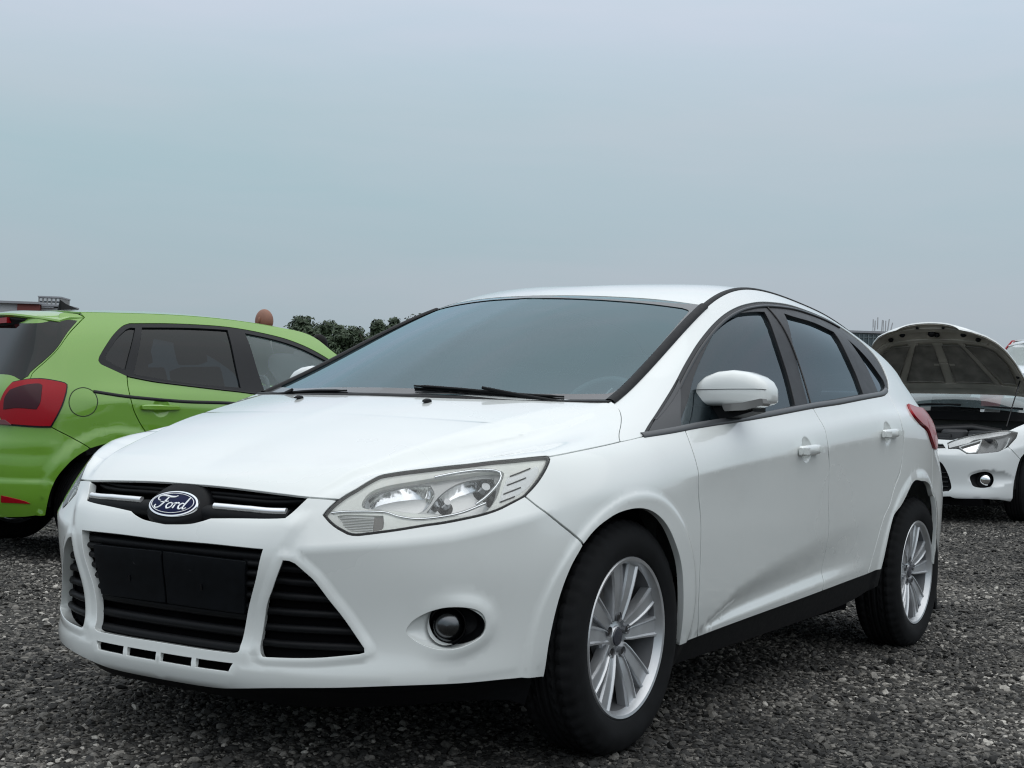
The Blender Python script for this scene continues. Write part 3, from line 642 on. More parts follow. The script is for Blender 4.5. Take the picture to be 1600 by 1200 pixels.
PK=Net(PCOLS,PRK,polo_disp)
POLO_POS=(-2.27,-4.23,.054); POLO_RZ=2.8623; POLO_RY=-.016
def place(P,pos,rz,ry=0.):
    P=np.asarray(P); c,s=np.cos(ry),np.sin(ry); x=P[:,0]*c+P[:,2]*s; z=-P[:,0]*s+P[:,2]*c; y=P[:,1]; c,s=np.cos(rz),np.sin(rz)
    return np.stack([pos[0]+c*x-s*y,pos[1]+s*x+c*y,pos[2]+z],1)
# ---------------------------------------------------------------- the white saloon with its bonnet up, nose at the start, left flank
KRK=[0,.08,.18,.30,.42,.51,.58,.66,.74,.86,1.0]
_f=[(.19,-.06),(.25,-.02),(.33,-.015),(.45,-.008),(.56,-.004),(.63,-.025),(.70,-.06),(.755,-.10),(.80,-.16),(.84,-.25),(.88,-.35)]
_s=[(.20,-.06),(.28,-.035),(.38,-.015),(.5,-.004),(.60,0),(.70,-.004),(.79,-.02),(.87,-.055)]
KCOLS=[
((.84,0),(1,0),_f),((.83,.2),(1,.06),_f),((.80,.38),(1,.2),_f),((.735,.54),(.92,.4),_f),
((.62,.68),(.75,.66),[(.2,-.06),(.26,-.025),(.34,-.015),(.45,-.006),(.56,-.004),(.64,-.02),(.72,-.05),(.785,-.09),(.82,-.14),(.85,-.2),(.88,-.28)]),
((.45,.80),(.45,.9),[(.2,-.06),(.27,-.03),(.36,-.015),(.47,-.005),(.58,-.002),(.67,-.012),(.75,-.035),(.82,-.075),(.85,-.12),(.87,-.18),(.90,-.24)]),
((.22,.87),(.12,1),_s[:6]+[(.775,-.014),(.85,-.055),(.88,-.10),(.90,-.15),(.92,-.2)]),
((-.1,.888),(0,1),_s+[(.92,-.10),(.95,-.15),(.98,-.2)]),
((-.6,.888),(0,1),_s+[(.96,-.10),(1.08,-.17),(1.18,-.25)]),
((-1.2,.888),(0,1),_s+[(.97,-.10),(1.16,-.19),(1.38,-.33)]),
((-2.0,.888),(0,1),_s+[(.98,-.10),(1.18,-.19),(1.42,-.34)]),
((-2.8,.885),(0,1),_s+[(.99,-.10),(1.12,-.18),(1.28,-.32)]),
((-3.3,.82),(-.5,.8),_s+[(.98,-.09),(1.02,-.15),(1.06,-.22)]),
((-3.6,.45),(-1,.2),_s+[(.98,-.09),(1.02,-.15),(1.06,-.22)]),
((-3.65,0),(-1,0),_s+[(.98,-.09),(1.02,-.15),(1.06,-.22)]),
]
def kia_disp(q,B):
    x,y,z=B.T; rho=np.hypot(x,z-.31); d=.008*(1-sst(.37,.42,rho))*(z<.9)*(y>.5)
    d+=.012*ridge(z-np.interp(y,[0,.3,.6,.85],[.60,.60,.625,.68]),.05,.06,.005)*(x>.2)
    d+=.02*ridge(z-.235,.05,.05,.006)*(x>.35)
    d-=.035*np.clip(1-(((y-.62)/.16)**2+((z-.405)/.075)**2),0,1)*(x>.3)
    return d
KK=Net(KCOLS,KRK,kia_disp)
KIA_POS=(-10.0,-1.14,.186); KIA_RZ=-.02; KIA_RY=.026
# ---------------------------------------------------------------- materials
WHITE=mat('white_paint',(.70,.73,.715),.28,coat=1,coat_rough=.02,noise=(1.3,.018))
def chips(m):
    t=m.node_tree; b=t.nodes['Principled BSDF']; src=b.inputs['Base Color'].links[0].from_socket; g=t.nodes.new('ShaderNodeNewGeometry')
    v=t.nodes.new('ShaderNodeTexVoronoi'); v.inputs['Scale'].default_value=26; t.links.new(g.outputs['Position'],v.inputs['Vector'])
    sp=t.nodes.new('ShaderNodeSeparateColor'); t.links.new(v.outputs['Color'],sp.inputs[0])
    a=t.nodes.new('ShaderNodeMath'); a.operation='LESS_THAN'; a.inputs[1].default_value=.085; t.links.new(v.outputs['Distance'],a.inputs[0])
    c=t.nodes.new('ShaderNodeMath'); c.operation='GREATER_THAN'; c.inputs[1].default_value=.972; t.links.new(sp.outputs[0],c.inputs[0])
    d=t.nodes.new('ShaderNodeMath'); d.operation='MULTIPLY'; t.links.new(a.outputs[0],d.inputs[0]); t.links.new(c.outputs[0],d.inputs[1])
    n=t.nodes.new('ShaderNodeTexNoise'); n.inputs['Scale'].default_value=3.2; n.inputs['Detail'].default_value=8; n.inputs['Roughness'].default_value=.65; t.links.new(g.outputs['Position'],n.inputs['Vector'])
    r=t.nodes.new('ShaderNodeMapRange'); r.inputs['From Min'].default_value=.55; r.inputs['From Max'].default_value=.8; r.inputs['To Max'].default_value=.10; t.links.new(n.outputs['Fac'],r.inputs['Value'])
    mx=t.nodes.new('ShaderNodeMixRGB'); mx.inputs[2].default_value=(.30,.28,.25,1); t.links.new(r.outputs[0],mx.inputs[0]); t.links.new(src,mx.inputs[1])
    m2=t.nodes.new('ShaderNodeMixRGB'); m2.inputs[2].default_value=(.12,.11,.10,1); t.links.new(d.outputs[0],m2.inputs[0]); t.links.new(mx.outputs[0],m2.inputs[1]); t.links.new(m2.outputs[0],b.inputs['Base Color'])
chips(WHITE)
WHITE2=mat('white_paint_far',(.70,.73,.73),.3,coat=.8,coat_rough=.03)
BLACKP=mat('black_plastic',(.0045,.005,.006),.5,spec=.16,noise=(60,.25),bump=(900,.15,.0004))
BLACKG=mat('gloss_black',(.004,.0045,.006),.15,spec=.3)
DARK=mat('dark_void',(.003,.003,.0035),.95,spec=.03)
TRIM=mat('window_trim_black',(.010,.011,.013),.38,spec=.24,noise=(20,.15))
CHROME=mat('chrome',(.80,.82,.84),.07,metal=1)
SATIN=mat('satin_chrome',(.88,.89,.90),.32,metal=.8)
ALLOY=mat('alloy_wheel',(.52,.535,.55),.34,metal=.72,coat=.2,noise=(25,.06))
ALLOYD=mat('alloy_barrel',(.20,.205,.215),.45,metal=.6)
RUBBER=mat('tyre_rubber',(.008,.0085,.0093),.8,spec=.16,noise=(18,.35),bump=(220,.2,.0008))
STEEL=mat('brake_steel',(.16,.155,.15),.45,metal=.8,noise=(30,.3))
BLUE=mat('emblem_blue',(.003,.007,.042),.4,spec=.10)
SILVER=mat('lettering_silver',(.80,.82,.83),.2,metal=.4)
WSG=glassmat('windscreen_glass',(.62,.80,.84),1.80,haze=.05,hazecol=(.22,.46,.56),refl=(.74,.92,.98))  # blue film paints part of the sky's sheen into the screen
TINT=glassmat('tinted_glass',(.15,.18,.21),1.50,haze=.025,hazecol=(.22,.34,.42),refl=(.82,.94,1.0))
LENS=glassmat('lamp_lens',(.98,.985,.98),1.40,haze=.035,hazecol=(.86,.87,.82))
REFL=mat('lamp_reflector',(.86,.87,.88),.10,metal=1)
BEZEL=mat('lamp_bezel',(.88,.89,.84),.30,metal=.0,noise=(9,.10))
INDIC=mat('indicator_plastic',(.80,.81,.79),.22,coat=.6)
REDL=mat('red_lens',(.30,.003,.010),.16,spec=.25)
SEAT=mat('seat_fabric',(.085,.087,.09),.85,noise=(60,.3))
DASH=mat('dash_plastic',(.10,.104,.105),.6,bump=(400,.3,.0006))
GREYIN=mat('headliner',(.34,.34,.33),.9)
# ---------------------------------------------------------------- white hatchback, front axle at the origin, nose along +x
car=thing('parked_car','white five door hatchback parked nose forward on the gravel in the foreground','car')
def cut(segs,a,b,axis=0,step=.012):
    c=np.concatenate([crom(s,step) for s in segs]); d=c[:,axis]
    if d[0]>d[-1]: c=c[::-1]; d=c[:,axis]
    k=(d>a)&(d<b); p=lambda v:np.array([np.interp(v,d,c[:,0]),np.interp(v,d,c[:,1])])
    return np.vstack([p(a),c[k],p(b)])
def line(*p): return [list(map(tuple,p))]
def Lp(*parts):
    """closed loop out of dense curves and segment lists"""
    P=[]
    for s in parts:
        c=np.asarray(s,float) if isinstance(s,np.ndarray) else np.concatenate([crom(x,.012) for x in s])
        P.append(c)
    P=np.concatenate(P); k=np.linalg.norm(P-np.roll(P,1,0),axis=1)>8e-4
    return P[k]
HLs=O['headlamp']; _i=HLs[2].index(min(HLs[2],key=lambda p:np.hypot(p[0]-O['bumper_seam'][0][0][0],p[1]-O['bumper_seam'][0][0][1])))
HLa=[HLs[2][:_i+1]]; HLb=[HLs[2][_i:]]
arch_f0,arch_f1=[O['farch'][0]],[O['farch'][1]]
sillc=O['sill_white']; belt=O['belt']
rim_top=line((S_WS0,RE),(2.2,RE),(2.53,RE),(3.2,RE),(3.9,RE),(4.36,RE))
fdf,rdf,rdr=O['fd_front'],O['rd_front'],O['rd_rear']
sF,sR,sQ=fdf[0][0][0],rdf[0][0][0],rdr[0][0][0]
sFb,sRb,sQb=fdf[0][-1][0],rdf[0][-1][0],rdr[0][-1][0]
DTOP=[[belt[0][-1],(3.875,.80),(3.925,.88),(3.945,.955),(3.915,1.025),(3.83,1.066),(3.68,1.083),(3.347,1.082),(3.087,1.070),(2.86,1.065)]]
DFRONT=[[(2.86,1.065)]+list(O['dlo_front'][0][1:])]
fd=1e-3
# front bumper: one piece across the nose
bot=[[(0.,O['bumper_bottom'][0][0][1])]+list(O['bumper_bottom'][0][1:])]
gl=[list(s) for s in O['grille_low']]; gl[0][0]=(0.,gl[0][0][1])
bl=Lp(bot,arch_f0,rev([O['bumper_seam'][0]]),HLb,[HLs[3]],[HLs[0][:3]],rev([O['hoodfront'][3]]),rev(gl),line((0,gl[0][0][1]),(0,bot[0][0][1])))
trapL=loop([O['trap_top'][0][::-1] if False else [(0.,.413),(.164,.415),(.266,.414),(.326,.413)],O['trap'][0],O['trap'][1],[O['trap'][2][0],(.151,.142),(0.,.143)]])
def halfhole(p):   # a hole that crosses the centre line is cut out of the half outline
    return p
# the middle intake touches the centre line: splice it into the outline
k0=np.argmin(np.hypot(bl[:,0]-0,bl[:,1]-gl[0][0][1])); 
slot_y=(.062,.086)
cen=[(0,gl[0][0][1]),(0,.413)]
trap_chain=np.concatenate([crom([(0.,.413),(.164,.415),(.266,.414),(.326,.413)],.012),crom(O['trap'][0],.012)[1:],crom(O['trap'][1],.006)[1:],crom([O['trap'][2][0],(.151,.142),(0.,.143)],.012)[1:]])
bl=Lp(bot,arch_f0,rev([O['bumper_seam'][0]]),HLb,[HLs[3]],[HLs[0][:3]],rev([O['hoodfront'][3]]),rev(gl),line((0,gl[0][0][1]),(0,.413)),trap_chain,line((0,.143),(0,bot[0][0][1])))
triL=loop(O['tri']); fogb=loop(O['fog_black'],.006); fogr=loop(O['fog_rim'],.008)
slots=[loop([[(a,.084),(b,.084)],[(b,.084),(b+(.012 if b>.2 else 0),.111)],[(b+(.012 if b>.2 else 0),.111),(a,.111)],[(a,.111),(a,.084)]],.01) for a,b in ((.008,.118),(.132,.238))]
gd=[shift(fogr,-d) for d in (.006,.016,.027,.04)]+[shift(triL,-d) for d in (.005,.013,.022,.031)]
gd+=[np.c_[np.interp(np.linspace(.1,.55,60),[.143,.167,.259,.347,.413,.50,.56],[.25,.262,.279,.311,.326,.37,.41])+d,np.linspace(.1,.55,60)] for d in (.03,.048,.066,.085)]
for off_ in (-.012,0,.012): gd.append(np.c_[np.linspace(.36,1.1,90),np.interp(np.linspace(.36,1.1,90),[.35,.45,.6,.8,1.0,1.2],[.415,.42,.435,.452,.485,.52])+off_])
def archg(cx,cz,R):
    out=[]
    for rr in (R+.026,R+.038,R+.048,R+.058,R+.07):
        a=np.radians(np.arange(-8,189,2.2)); T=np.c_[cx+rr*np.cos(a),cz+rr*np.sin(a)]
        q=SK.inv(lambda P:P[:,[0,2]],T,mask=lambda G,N:(G[:,1]>.6)&(N[:,1]>0)); ok=np.abs(SK.P(q)[:,[0,2]]-T).max(1)<2e-3; out.append(q[ok])
    return out
ga=archg(.012,.315,.365); gr=archg(-2.49,.335,.38)
bump=panel('front_bumper',SK,bl,WHITE,car,holes=[triL,fogr]+slots,h=.02,flange=.022,seam=0.,sides='M',guides=gd+ga,holeflange=[.03,.006,.010,.010])
# dark inserts behind the openings
def strip(c,half): return c
panel('middle_intake',SK,np.vstack([[(0,.13),(.30,.13),(.345,.43),(0,.43)]]),DARK,car,h=.04,off=-.055,flange=0,seam=0.,sides='M',inset=0)
for sd in ('L','R'):
    it=panel('side_intake',SK,shift(triL,-.012),DARK,car,h=.03,off=-.040,flange=0,sides=sd,inset=0)
    for r in (.185,.222,.259,.296,.333,.366):
        xs=np.linspace(.25,.62,80); k=inpoly(np.c_[xs,np.full(80,r)],triL); xs=xs[k]
        if len(xs)>3: ribbon('intake_slat',SK,np.c_[np.linspace(xs[0]-.012,xs[-1]+.012,14),np.full(14,r)],BLACKP,it,.020,.010,sd,off=-.030)
panel('lower_vent',SK,np.array([(0,.07),(.27,.07),(.27,.125),(0,.125)]),DARK,car,h=.03,off=-.028,flange=0,seam=0.,sides='M',inset=0)
for r in (.165,.205,.243,.395):
    e=np.interp(r,[.143,.167,.259,.347,.413],[.25,.262,.279,.311,.326])+.008
    ribbon('grille_bar',SK,np.c_[np.linspace(-e,e,40),np.full(40,r)],BLACKP,car,.026,.013,'L',off=-.034)
for r in (.268,.295,.322,.349,.375):
    e=np.interp(r,[.143,.167,.259,.347,.413],[.25,.262,.279,.311,.326])+.008
    for sg in (1,-1): ribbon('grille_bar',SK,np.c_[np.linspace(sg*.262,sg*e,6),np.full(6,r)],BLACKP,car,.018,.012,'L',off=-.026)
for sd in ('L','R'):
    ph=panel('plate_holder',SK,loop([[(.0006,.252),(.266,.250)],[(.266,.250),(.281,.384)],[(.281,.384),(.0006,.388)],[(.0006,.388),(.0006,.252)]]),mat('plate_black',(.0035,.0045,.006),.45,spec=.14,noise=(40,.2)),car,h=.03,off=-.008,sides=sd)
    sg=1 if sd=='L' else -1
    for s,r,kind in ((.102,.353,0),(.132,.306,1),(.045,.318,0)):
        q=np.array([[sg*s,r]]); P=SK.P(q)[0]; n=SK.N(q)[0]; M=frame(P-n*.008,(0,1,0),np.cross(n,(0,1,0)))
        b=MB()
        if kind==0: b.lathe([(.0,.003),(.0045,.003),(.006,.0015),(.0095,.0015),(.0105,0)],16,M@Matrix.Rotation(-math.pi/2,4,'X')); b.obj('screw_head',BLACKG,ph)
        else: b.box((0,0,.001),(.006,.016,.003),M,.001); b.obj('screw_slot',BLACKG,ph)
# upper grille with wings and badge
up=panel('upper_grille',SK,np.array([(0,.43),(.20,.455),(.36,.485),(.43,.56),(.40,.60),(0,.62)]),DARK,car,h=.03,off=-.045,flange=0,seam=0.,sides='M',inset=0)
for r in (.573,.590): ribbon('grille_slat',SK,np.c_[np.linspace(-.40,.40,40),np.full(40,r)-.00*abs(np.linspace(-1,1,40))],BLACKP,up,.014,.010,'L',off=-.03)
for sg in (1,-1):
    s=np.linspace(.095,.372,24); wr=np.interp(s,[.095,.15,.262,.372],[.522,.520,.523,.518])
    wb=ribbon('grille_wing',SK,np.c_[sg*s,wr-.004],BLACKP,car,.050,.024,'L',off=-.024)[0]
    s=np.linspace(.135,.366,24); wr=np.interp(s,[.13,.262,.372],[.527,.529,.523])
    ribbon('chrome_strip',SK,np.c_[sg*s,wr],SATIN,wb,.017,.008,'L',off=.000)
q=np.array([[0,.522]]); P=SK.P(q)[0]; n=SK.N(q)[0]; n[1]=0; MBg=frame(P-n*.020,(0,1,0),np.cross(n,(0,1,0)))
b=MB(); secs=[]
for k,(f,z) in enumerate(((1,-.02),(1,.006),(.97,.012),(.90,.019),(.80,.023),(.5,.026),(.02,.027))):
    secs.append([(.108*f*math.cos(a),(.074+.010*math.sin(a))*f*math.sin(a)+.0,z) for a in np.linspace(0,2*math.pi,48,endpoint=False)])
b.loft(secs,M=MBg); badge=b.obj('badge',BLACKP,car)
def oval(rx,ry,z0,z1,fl=.9):
    b=MB(); b.loft([[(rx*f*math.cos(a),ry*f*math.sin(a),z) for a in np.linspace(0,2*math.pi,64,endpoint=False)] for f,z in ((1,z0),(1,(z0+z1)/2),(fl+(1-fl)*.6,z1-.0006),(fl,z1),(.02,z1+.001))],M=MBg@Matrix.Translation((0,-.004,0))); return b
oval(.0885,.0405,.018,.030,.93).obj('badge_ring',CHROME,badge); oval(.0815,.0355,.020,.0318,.95).obj('badge_oval',BLUE,badge)
b=MB(); rp=[]
for a in np.linspace(0,2*math.pi,65): rp.append((.0745*math.cos(a),.0300*math.sin(a)-.004,.0325))
b.tube(rp,.0011,6,False,MBg); b.obj('badge_line',SILVER,badge)
def stroke(mb,pts,w,closed=False):
    p=crom(pts+( [pts[0]] if closed else []),.012); ww=np.interp(np.linspace(0,1,len(p)),np.linspace(0,1,len(w)),w)
    P=[(x*.128,y*.098-.004,.0322) for x,y in p]; M=MBg
    # flat pen stroke
    d=np.gradient(np.array(P)[:,:2],axis=0); d/=np.linalg.norm(d,axis=1,keepdims=True)+1e-9; nn=np.c_[-d[:,1],d[:,0]]
    secs=[[(P[i][0]+nn[i,0]*u*ww[i]*.1,P[i][1]+nn[i,1]*u*ww[i]*.1,P[i][2]+h) for u,h in ((-1,-.001),(-.8,.0012),(.8,.0012),(1,-.001))] for i in range(len(P))]
    mb.loft(secs,M=M)
b=MB()
stroke(b,[(-.36,.05),(-.43,.07),(-.46,.14),(-.40,.205),(-.28,.215),(-.12,.19),(.0,.20),(.05,.235)],[.012,.02,.026,.03,.034,.034,.03,.014])
stroke(b,[(-.17,.19),(-.21,.08),(-.26,-.05),(-.33,-.16),(-.41,-.185),(-.455,-.13),(-.43,-.09)],[.024,.032,.034,.03,.024,.022,.026])
stroke(b,[(-.34,.0),(-.25,.015),(-.13,.04)],[.014,.024,.014])
stroke(b,[(-.02,.0),(-.09,-.02),(-.13,-.10),(-.09,-.17),(-.02,-.15),(.02,-.07),(-.02,.0)],[.02,.026,.028,.026,.022,.02,.02])
stroke(b,[(-.02,-.01),(.05,-.01),(.105,.02),(.09,-.06),(.075,-.165)],[.012,.014,.022,.03,.028])
stroke(b,[(.085,-.06),(.13,.0),(.175,.015),(.19,-.015)],[.014,.02,.028,.026])
stroke(b,[(.33,.0),(.27,.005),(.215,-.07),(.23,-.15),(.29,-.155),(.345,-.08)],[.02,.026,.03,.03,.022,.014])
stroke(b,[(.42,.215),(.385,.09),(.345,-.07),(.345,-.145),(.385,-.16),(.435,-.11)],[.022,.03,.032,.03,.024,.012])
b.obj('badge_lettering',SILVER,badge,sharp=0)
# headlamps
hl=loop(HLs,.01)
Mtx=np.array([1,-1,1])
def concave(name,loop_,depth,m,parent,sd,off):
    """reflector bowl: domed inwards from its own rim"""
    class B:
        def P(s,q):
            P=SK.P(q); n=SK.N(q); d=pdist(q,loop_); R=d.max() if len(d)>3 else .03; R=max(R,.02)
            u=np.clip(d/R,0,1); ins=inpoly(q,loop_); f=np.sqrt(np.clip(1-(1-u)**2,0,1))*ins
            return P+n*(off-depth*f)[:,None]
        def N(s,q): return Net.bn(s,q,s.P,3e-3)
    bb=B(); bb.R=1
    return panel(name,bb,loop_,m,parent,h=.009,inset=.0,flange=0,sides=sd)
for sd in ('L','R'):
    sg=1 if sd=='L' else -1
    lens=panel('headlamp',SK,hl,LENS,car,h=.02,inset=.003,flange=.004,sides=sd,off=.001)
    panel('lamp_seal',SK,shift(hl,-.002),BLACKG,lens,holes=[shift(hl,.0038)],h=.03,off=-.002,inset=0,flange=.012,sides=sd)
    panel('lamp_housing',SK,shift(hl,.002),mat('lamp_chrome_dull',(.55,.56,.56),.35,metal=.7),lens,h=.03,off=-.075,inset=0,flange=-.07,lip=0,sides=sd)
    band=loop(O['lamp_band'],.01)
    panel('lamp_bezel',SK,shift(hl,.006),BEZEL,lens,holes=[band,loop(O['lamp_turn'],.01)],h=.02,off=-.012,inset=0,flange=.03,sides=sd)
    li=loop(O['lamp_in'],.008); lo=loop(O['lamp_out'],.008)
    panel('lamp_divider',SK,shift(band,-.004),mat('lamp_mask',(.42,.43,.43),.35,metal=.4),lens,holes=[li,lo],h=.02,off=-.030,inset=0,flange=.02,sides=sd)
    concave('reflector',li,.055,REFL,lens,sd,-.030); concave('reflector',lo,.065,REFL,lens,sd,-.030)
    for c,rr in (((.80,.565),.012),((.925,.605),.015)):
        q=np.array([[c[0],c[1]]]); P=SK.P(q)[0]; n=SK.N(q)[0]; A=Vector(P-n*.085)*1; Bv=Vector(P-n*.040)
        b=MB(); b.tube([A,(A+Bv)/2,Bv],[rr*.8,rr,rr*.75],14)
        if sd=='R': b.V=[Vector((v.x,-v.y,v.z)) for v in b.V]; b.F=[f[::-1] for f in b.F]
        b.obj('bulb_shield',mat('bulb_shield',(.32,.33,.34),.2,metal=1),lens)
        # dark ring round the bulb
        b=MB(); b.tube([A,A+(Bv-A)*.25],[rr*1.9,rr*1.7],16)
        if sd=='R': b.V=[Vector((v.x,-v.y,v.z)) for v in b.V]; b.F=[f[::-1] for f in b.F]
        b.obj('bulb_socket',BLACKG,lens)
    tl=loop(O['lamp_turn'],.01)
    ti=panel('indicator_lens',SK,shift(tl,.002),INDIC,lens,h=.015,off=-.020,inset=0,flange=.015,sides=sd)
    for k in range(9):
        r=np.interp(k,[0,8],[.474,.508]); xs=np.linspace(.50,.63,60); kk=inpoly(np.c_[xs,np.full(60,r)],tl); xs=xs[kk]
        if len(xs)>4: ribbon('indicator_rib',SK,np.c_[np.linspace(xs[0]+.004,min(xs[-1],.598),8),np.full(8,r)],mat('rib_grey',(.40,.40,.38),.25),ti,.0022,.0016,sd,off=-.019)
    panel('indicator_shade',SK,loop([[(.600,.474),(.600,.512)],[(.600,.512),(.622,.513)],[(.622,.513),(.622,.474)],[(.622,.474),(.600,.474)]]),mat('lamp_brown',(.10,.085,.075),.3,coat=.5),ti,h=.02,off=-.0185,inset=0,flange=.004,sides=sd)
    sl=loop(O['lamp_side'],.01); ss=panel('side_marker',SK,shift(sl,.002),mat('marker_clear',(.80,.82,.82),.2,metal=.0,coat=.6),lens,h=.02,off=-.011,inset=0,flange=.006,sides=sd)
    for k in range(4):
        u=k/3; a=np.array(O['lamp_side'][3][0])*(1-u)+np.array(O['lamp_side'][0][0])*u; bq=np.array(O['lamp_side'][2][0])*(1-u)+np.array(O['lamp_side'][1][0])*u
        ribbon('marker_line',SK,np.linspace(a*.92+bq*.08,a*.25+bq*.75,8),BLACKG,ss,.0035,.0018,sd,off=-.0095)
    ribbon('lamp_strip',SK,crom([(.487,.517),(.53,.522),(.622,.524),(.66,.512),(.72,.503),(.82,.512),(.90,.54)],.012),CHROME,lens,.007,.004,sd,off=-.010)
    ribbon('lamp_strip',SK,crom([(.872,.538),(.905,.56),(.955,.603),(.965,.628),(.92,.636),(.85,.630),(.76,.618)],.012),CHROME,lens,.008,.005,sd,off=-.011)
# fog lamps
for sd in ('L','R'):
    sg=1 if sd=='L' else -1
    nrs=72; rs=lambda lp_:crom(np.vstack([lp_,lp_[:1]]),n=nrs+1)[:-1]
    qr,qb=rs(fogr),rs(fogb); cb=qb.mean(0)
    al=lambda q:np.roll(q[::(1 if area(q)>0 else -1)],-int(np.argmin(np.arctan2(q[::(1 if area(q)>0 else -1)][:,1]-cb[1],q[::(1 if area(q)>0 else -1)][:,0]-cb[0]))),0)
    qr,qb=al(qr),al(qb); n0=SK.N(np.array([[.80,.24]]))[0]; dep_=.004+.030*(1-sst(.80,.895,qb[:,0]))
    Pr=SK.P(qr)-SK.N(qr)*.0015; Pb=SK.P(qb)-n0*dep_[:,None]; Pm=Pr*.5+Pb*.5-n0*.004
    secs=[Pr,Pr*.9+Pm*.1-n0*.002,Pm,Pb*.93+Pm*.07,Pb,Pb-n0*.004]
    V=np.concatenate(secs); F=[(a*nrs+k,a*nrs+(k+1)%nrs,(a+1)*nrs+(k+1)%nrs,(a+1)*nrs+k) for a in range(5) for k in range(nrs)]
    pod=meshobj('fog_surround',V*[1,sg,1],F if sg<0 else [f[::-1] for f in F],WHITE,car,sharp=40)
    ctr=Pb.mean(0); secs=[Pb+n0*.0005,Pb-n0*.004,Pb*.96+ctr*.04-n0*.012,Pb*.80+ctr*.2-n0*.030,Pb*.02+ctr*.98-n0*.034]
    V=np.concatenate(secs); F=[(a*nrs+k,a*nrs+(k+1)%nrs,(a+1)*nrs+(k+1)%nrs,(a+1)*nrs+k) for a in range(4) for k in range(nrs)]
    meshobj('fog_cup',V*[1,sg,1],F if sg<0 else [f[::-1] for f in F],BLACKP,pod,sharp=40)
    c=np.array([[.793,.240]]); P=SK.P(c)[0]; n=SK.N(c)[0]; n=n*.55+np.array([.83,.2,0])*.45; n/=np.linalg.norm(n)
    M=frame(P-n*.034,np.cross((0,0,1),n),(0,0,1))@Matrix.Rotation(math.pi/2,4,'X')
    def fl(b):
        if sd=='R': b.V=[Vector((v.x,-v.y,v.z)) for v in b.V]; b.F=[f[::-1] for f in b.F]
        return b
    Y=lambda pr:[(r,-y) for r,y in pr]
    fl(MB().lathe(Y([(.049,-.02),(.049,.008),(.047,.012),(.043,.012),(.040,.004),(.036,-.002)]),32,M)).obj('fog_ring',BLACKG,pod)
    fl(MB().lathe(Y([(.040,.000),(.030,-.014),(.014,-.020),(.0,-.021)]),28,M)).obj('fog_reflector',mat('fog_refl',(.13,.135,.14),.22,metal=1),pod)
    fl(MB().lathe(Y([(.016,-.016),(.016,.002),(.012,.006),(0,.007)]),16,M)).obj('fog_bulb',CHROME,pod)
    fl(MB().lathe(Y([(.041,.004),(.030,.007),(.015,.0085),(0,.009)]),28,M)).obj('fog_glass',glassmat('fog_glass',(.55,.57,.58),1.5),pod)
# black air dam below the bumper
panel('air_dam',SK,np.vstack([crom([(0,.075),(.3,.08),(.73,.11),(1.09,.09)],.03),crom([(1.09,-.03),(.73,-.02),(.4,-.02),(0,-.02)],.03)]),BLACKP,car,h=.04,off=-.022,flange=.02,seam=0.,sides='M',inset=0)
panel('inner_wing',SK,Lp(crom([(.40,.47),(.8,.45),(1.2,.52),(1.62,.60)],.03),line((1.62,.60),(1.62,.70)),np.vstack([crom(O['hoodgap'][0][::-1],.02),crom(O['headlamp'][0][::-1],.02)])+[0,.010],line((O['headlamp'][0][0][0],O['headlamp'][0][0][1]+.01),(.40,.47))),DARK,car,h=.04,off=-.082,sides='LR',flange=0,inset=0)
# bonnet
gh=[]
tt=np.linspace(.02,.99,90)
for d in (-.014,0,.016): gh.append(np.c_[np.interp(tt,[0,.07,.16,.33,.46,.63,.83,1],[.83,.83,.807,.712,.669,.638,.639,.65])+d,tt])
for d in (-.012,0,.012): gh.append(np.c_[np.interp(tt,[0,.6,.77,1],[.74,.735,.756,.757])+d,tt][40:])
hoodp=panel('bonnet',HOOD,Lp(line((0,0),(1,0)),line((1,0),(1,1)),line((1,1),(0,1)),line((0,1),(0,0))),WHITE,car,h=.018,seam=0.,sides='M',scale=(.78,.86),flange=.007,guides=gh)
for w_,t_ in ((.262,.845),(-.268,.845)):
    q=np.array([[w_,t_]]); P=HOOD.P(q)[0]; n=HOOD.N(q)[0]; n=n if n[2]>0 else -n
    M=frame(P,(1,0,.05),(0,1,0)); b=MB()
    b.loft([[(x,y*.011*s,.001+z*.0115*s) for y,z in ((-1,0),(-.8,.7),(0,1),(.8,.7),(1,0))] for x,s in ((-.020,.5),(-.012,1),(.004,.95),(.018,.35))],M=M)
    b.obj('washer_nozzle',BLACKP,hoodp)
# windscreen, wipers, cowl
wsl=Lp(line((0,0),(1,0)),line((1,0),(1,1)),line((1,1),(0,1)),line((0,1),(0,0)))
wsp=panel('windscreen',WS,wsl,WSG,car,h=.03,seam=0.,sides='M',scale=(.65,.95),flange=0,inset=.002)
bw=Lp([[(0,.055),(.5,.058),(.93,.075)],[(.93,.075),(.952,.09),(.958,.14)],[(.958,.14),(.957,.5),(.945,.86)],[(.945,.86),(.935,.905),(.89,.925)],[(.89,.925),(.5,.945),(0,.962)]])
class Off:
    def __init__(s,S,o): s.S,s.o=S,o
    def P(s,q): return s.S.P(q)+s.S.N(q)*s.o
    def N(s,q): return s.S.N(q)
fr=np.vstack([[(0,.0)],[(1.0,.0)],[(1.0,1.0)],[(0,1.0)],bw[::-1]])
panel('windscreen_border',WS,fr,mat('ceramic_black',(.02,.022,.024),.25,coat=.6,spec=.5),wsp,h=.03,off=.0025,seam=0.,sides='M',scale=(.65,.95),flange=0,inset=.001)
for sd in ('L','R'):
    pts=np.c_[np.full(40,.985),np.linspace(.0,.985,40)]
    ribbon('pillar_moulding',WS,pts,BLACKP,wsp,.034,.011,sd,off=.001)
b=MB(); cw=[]
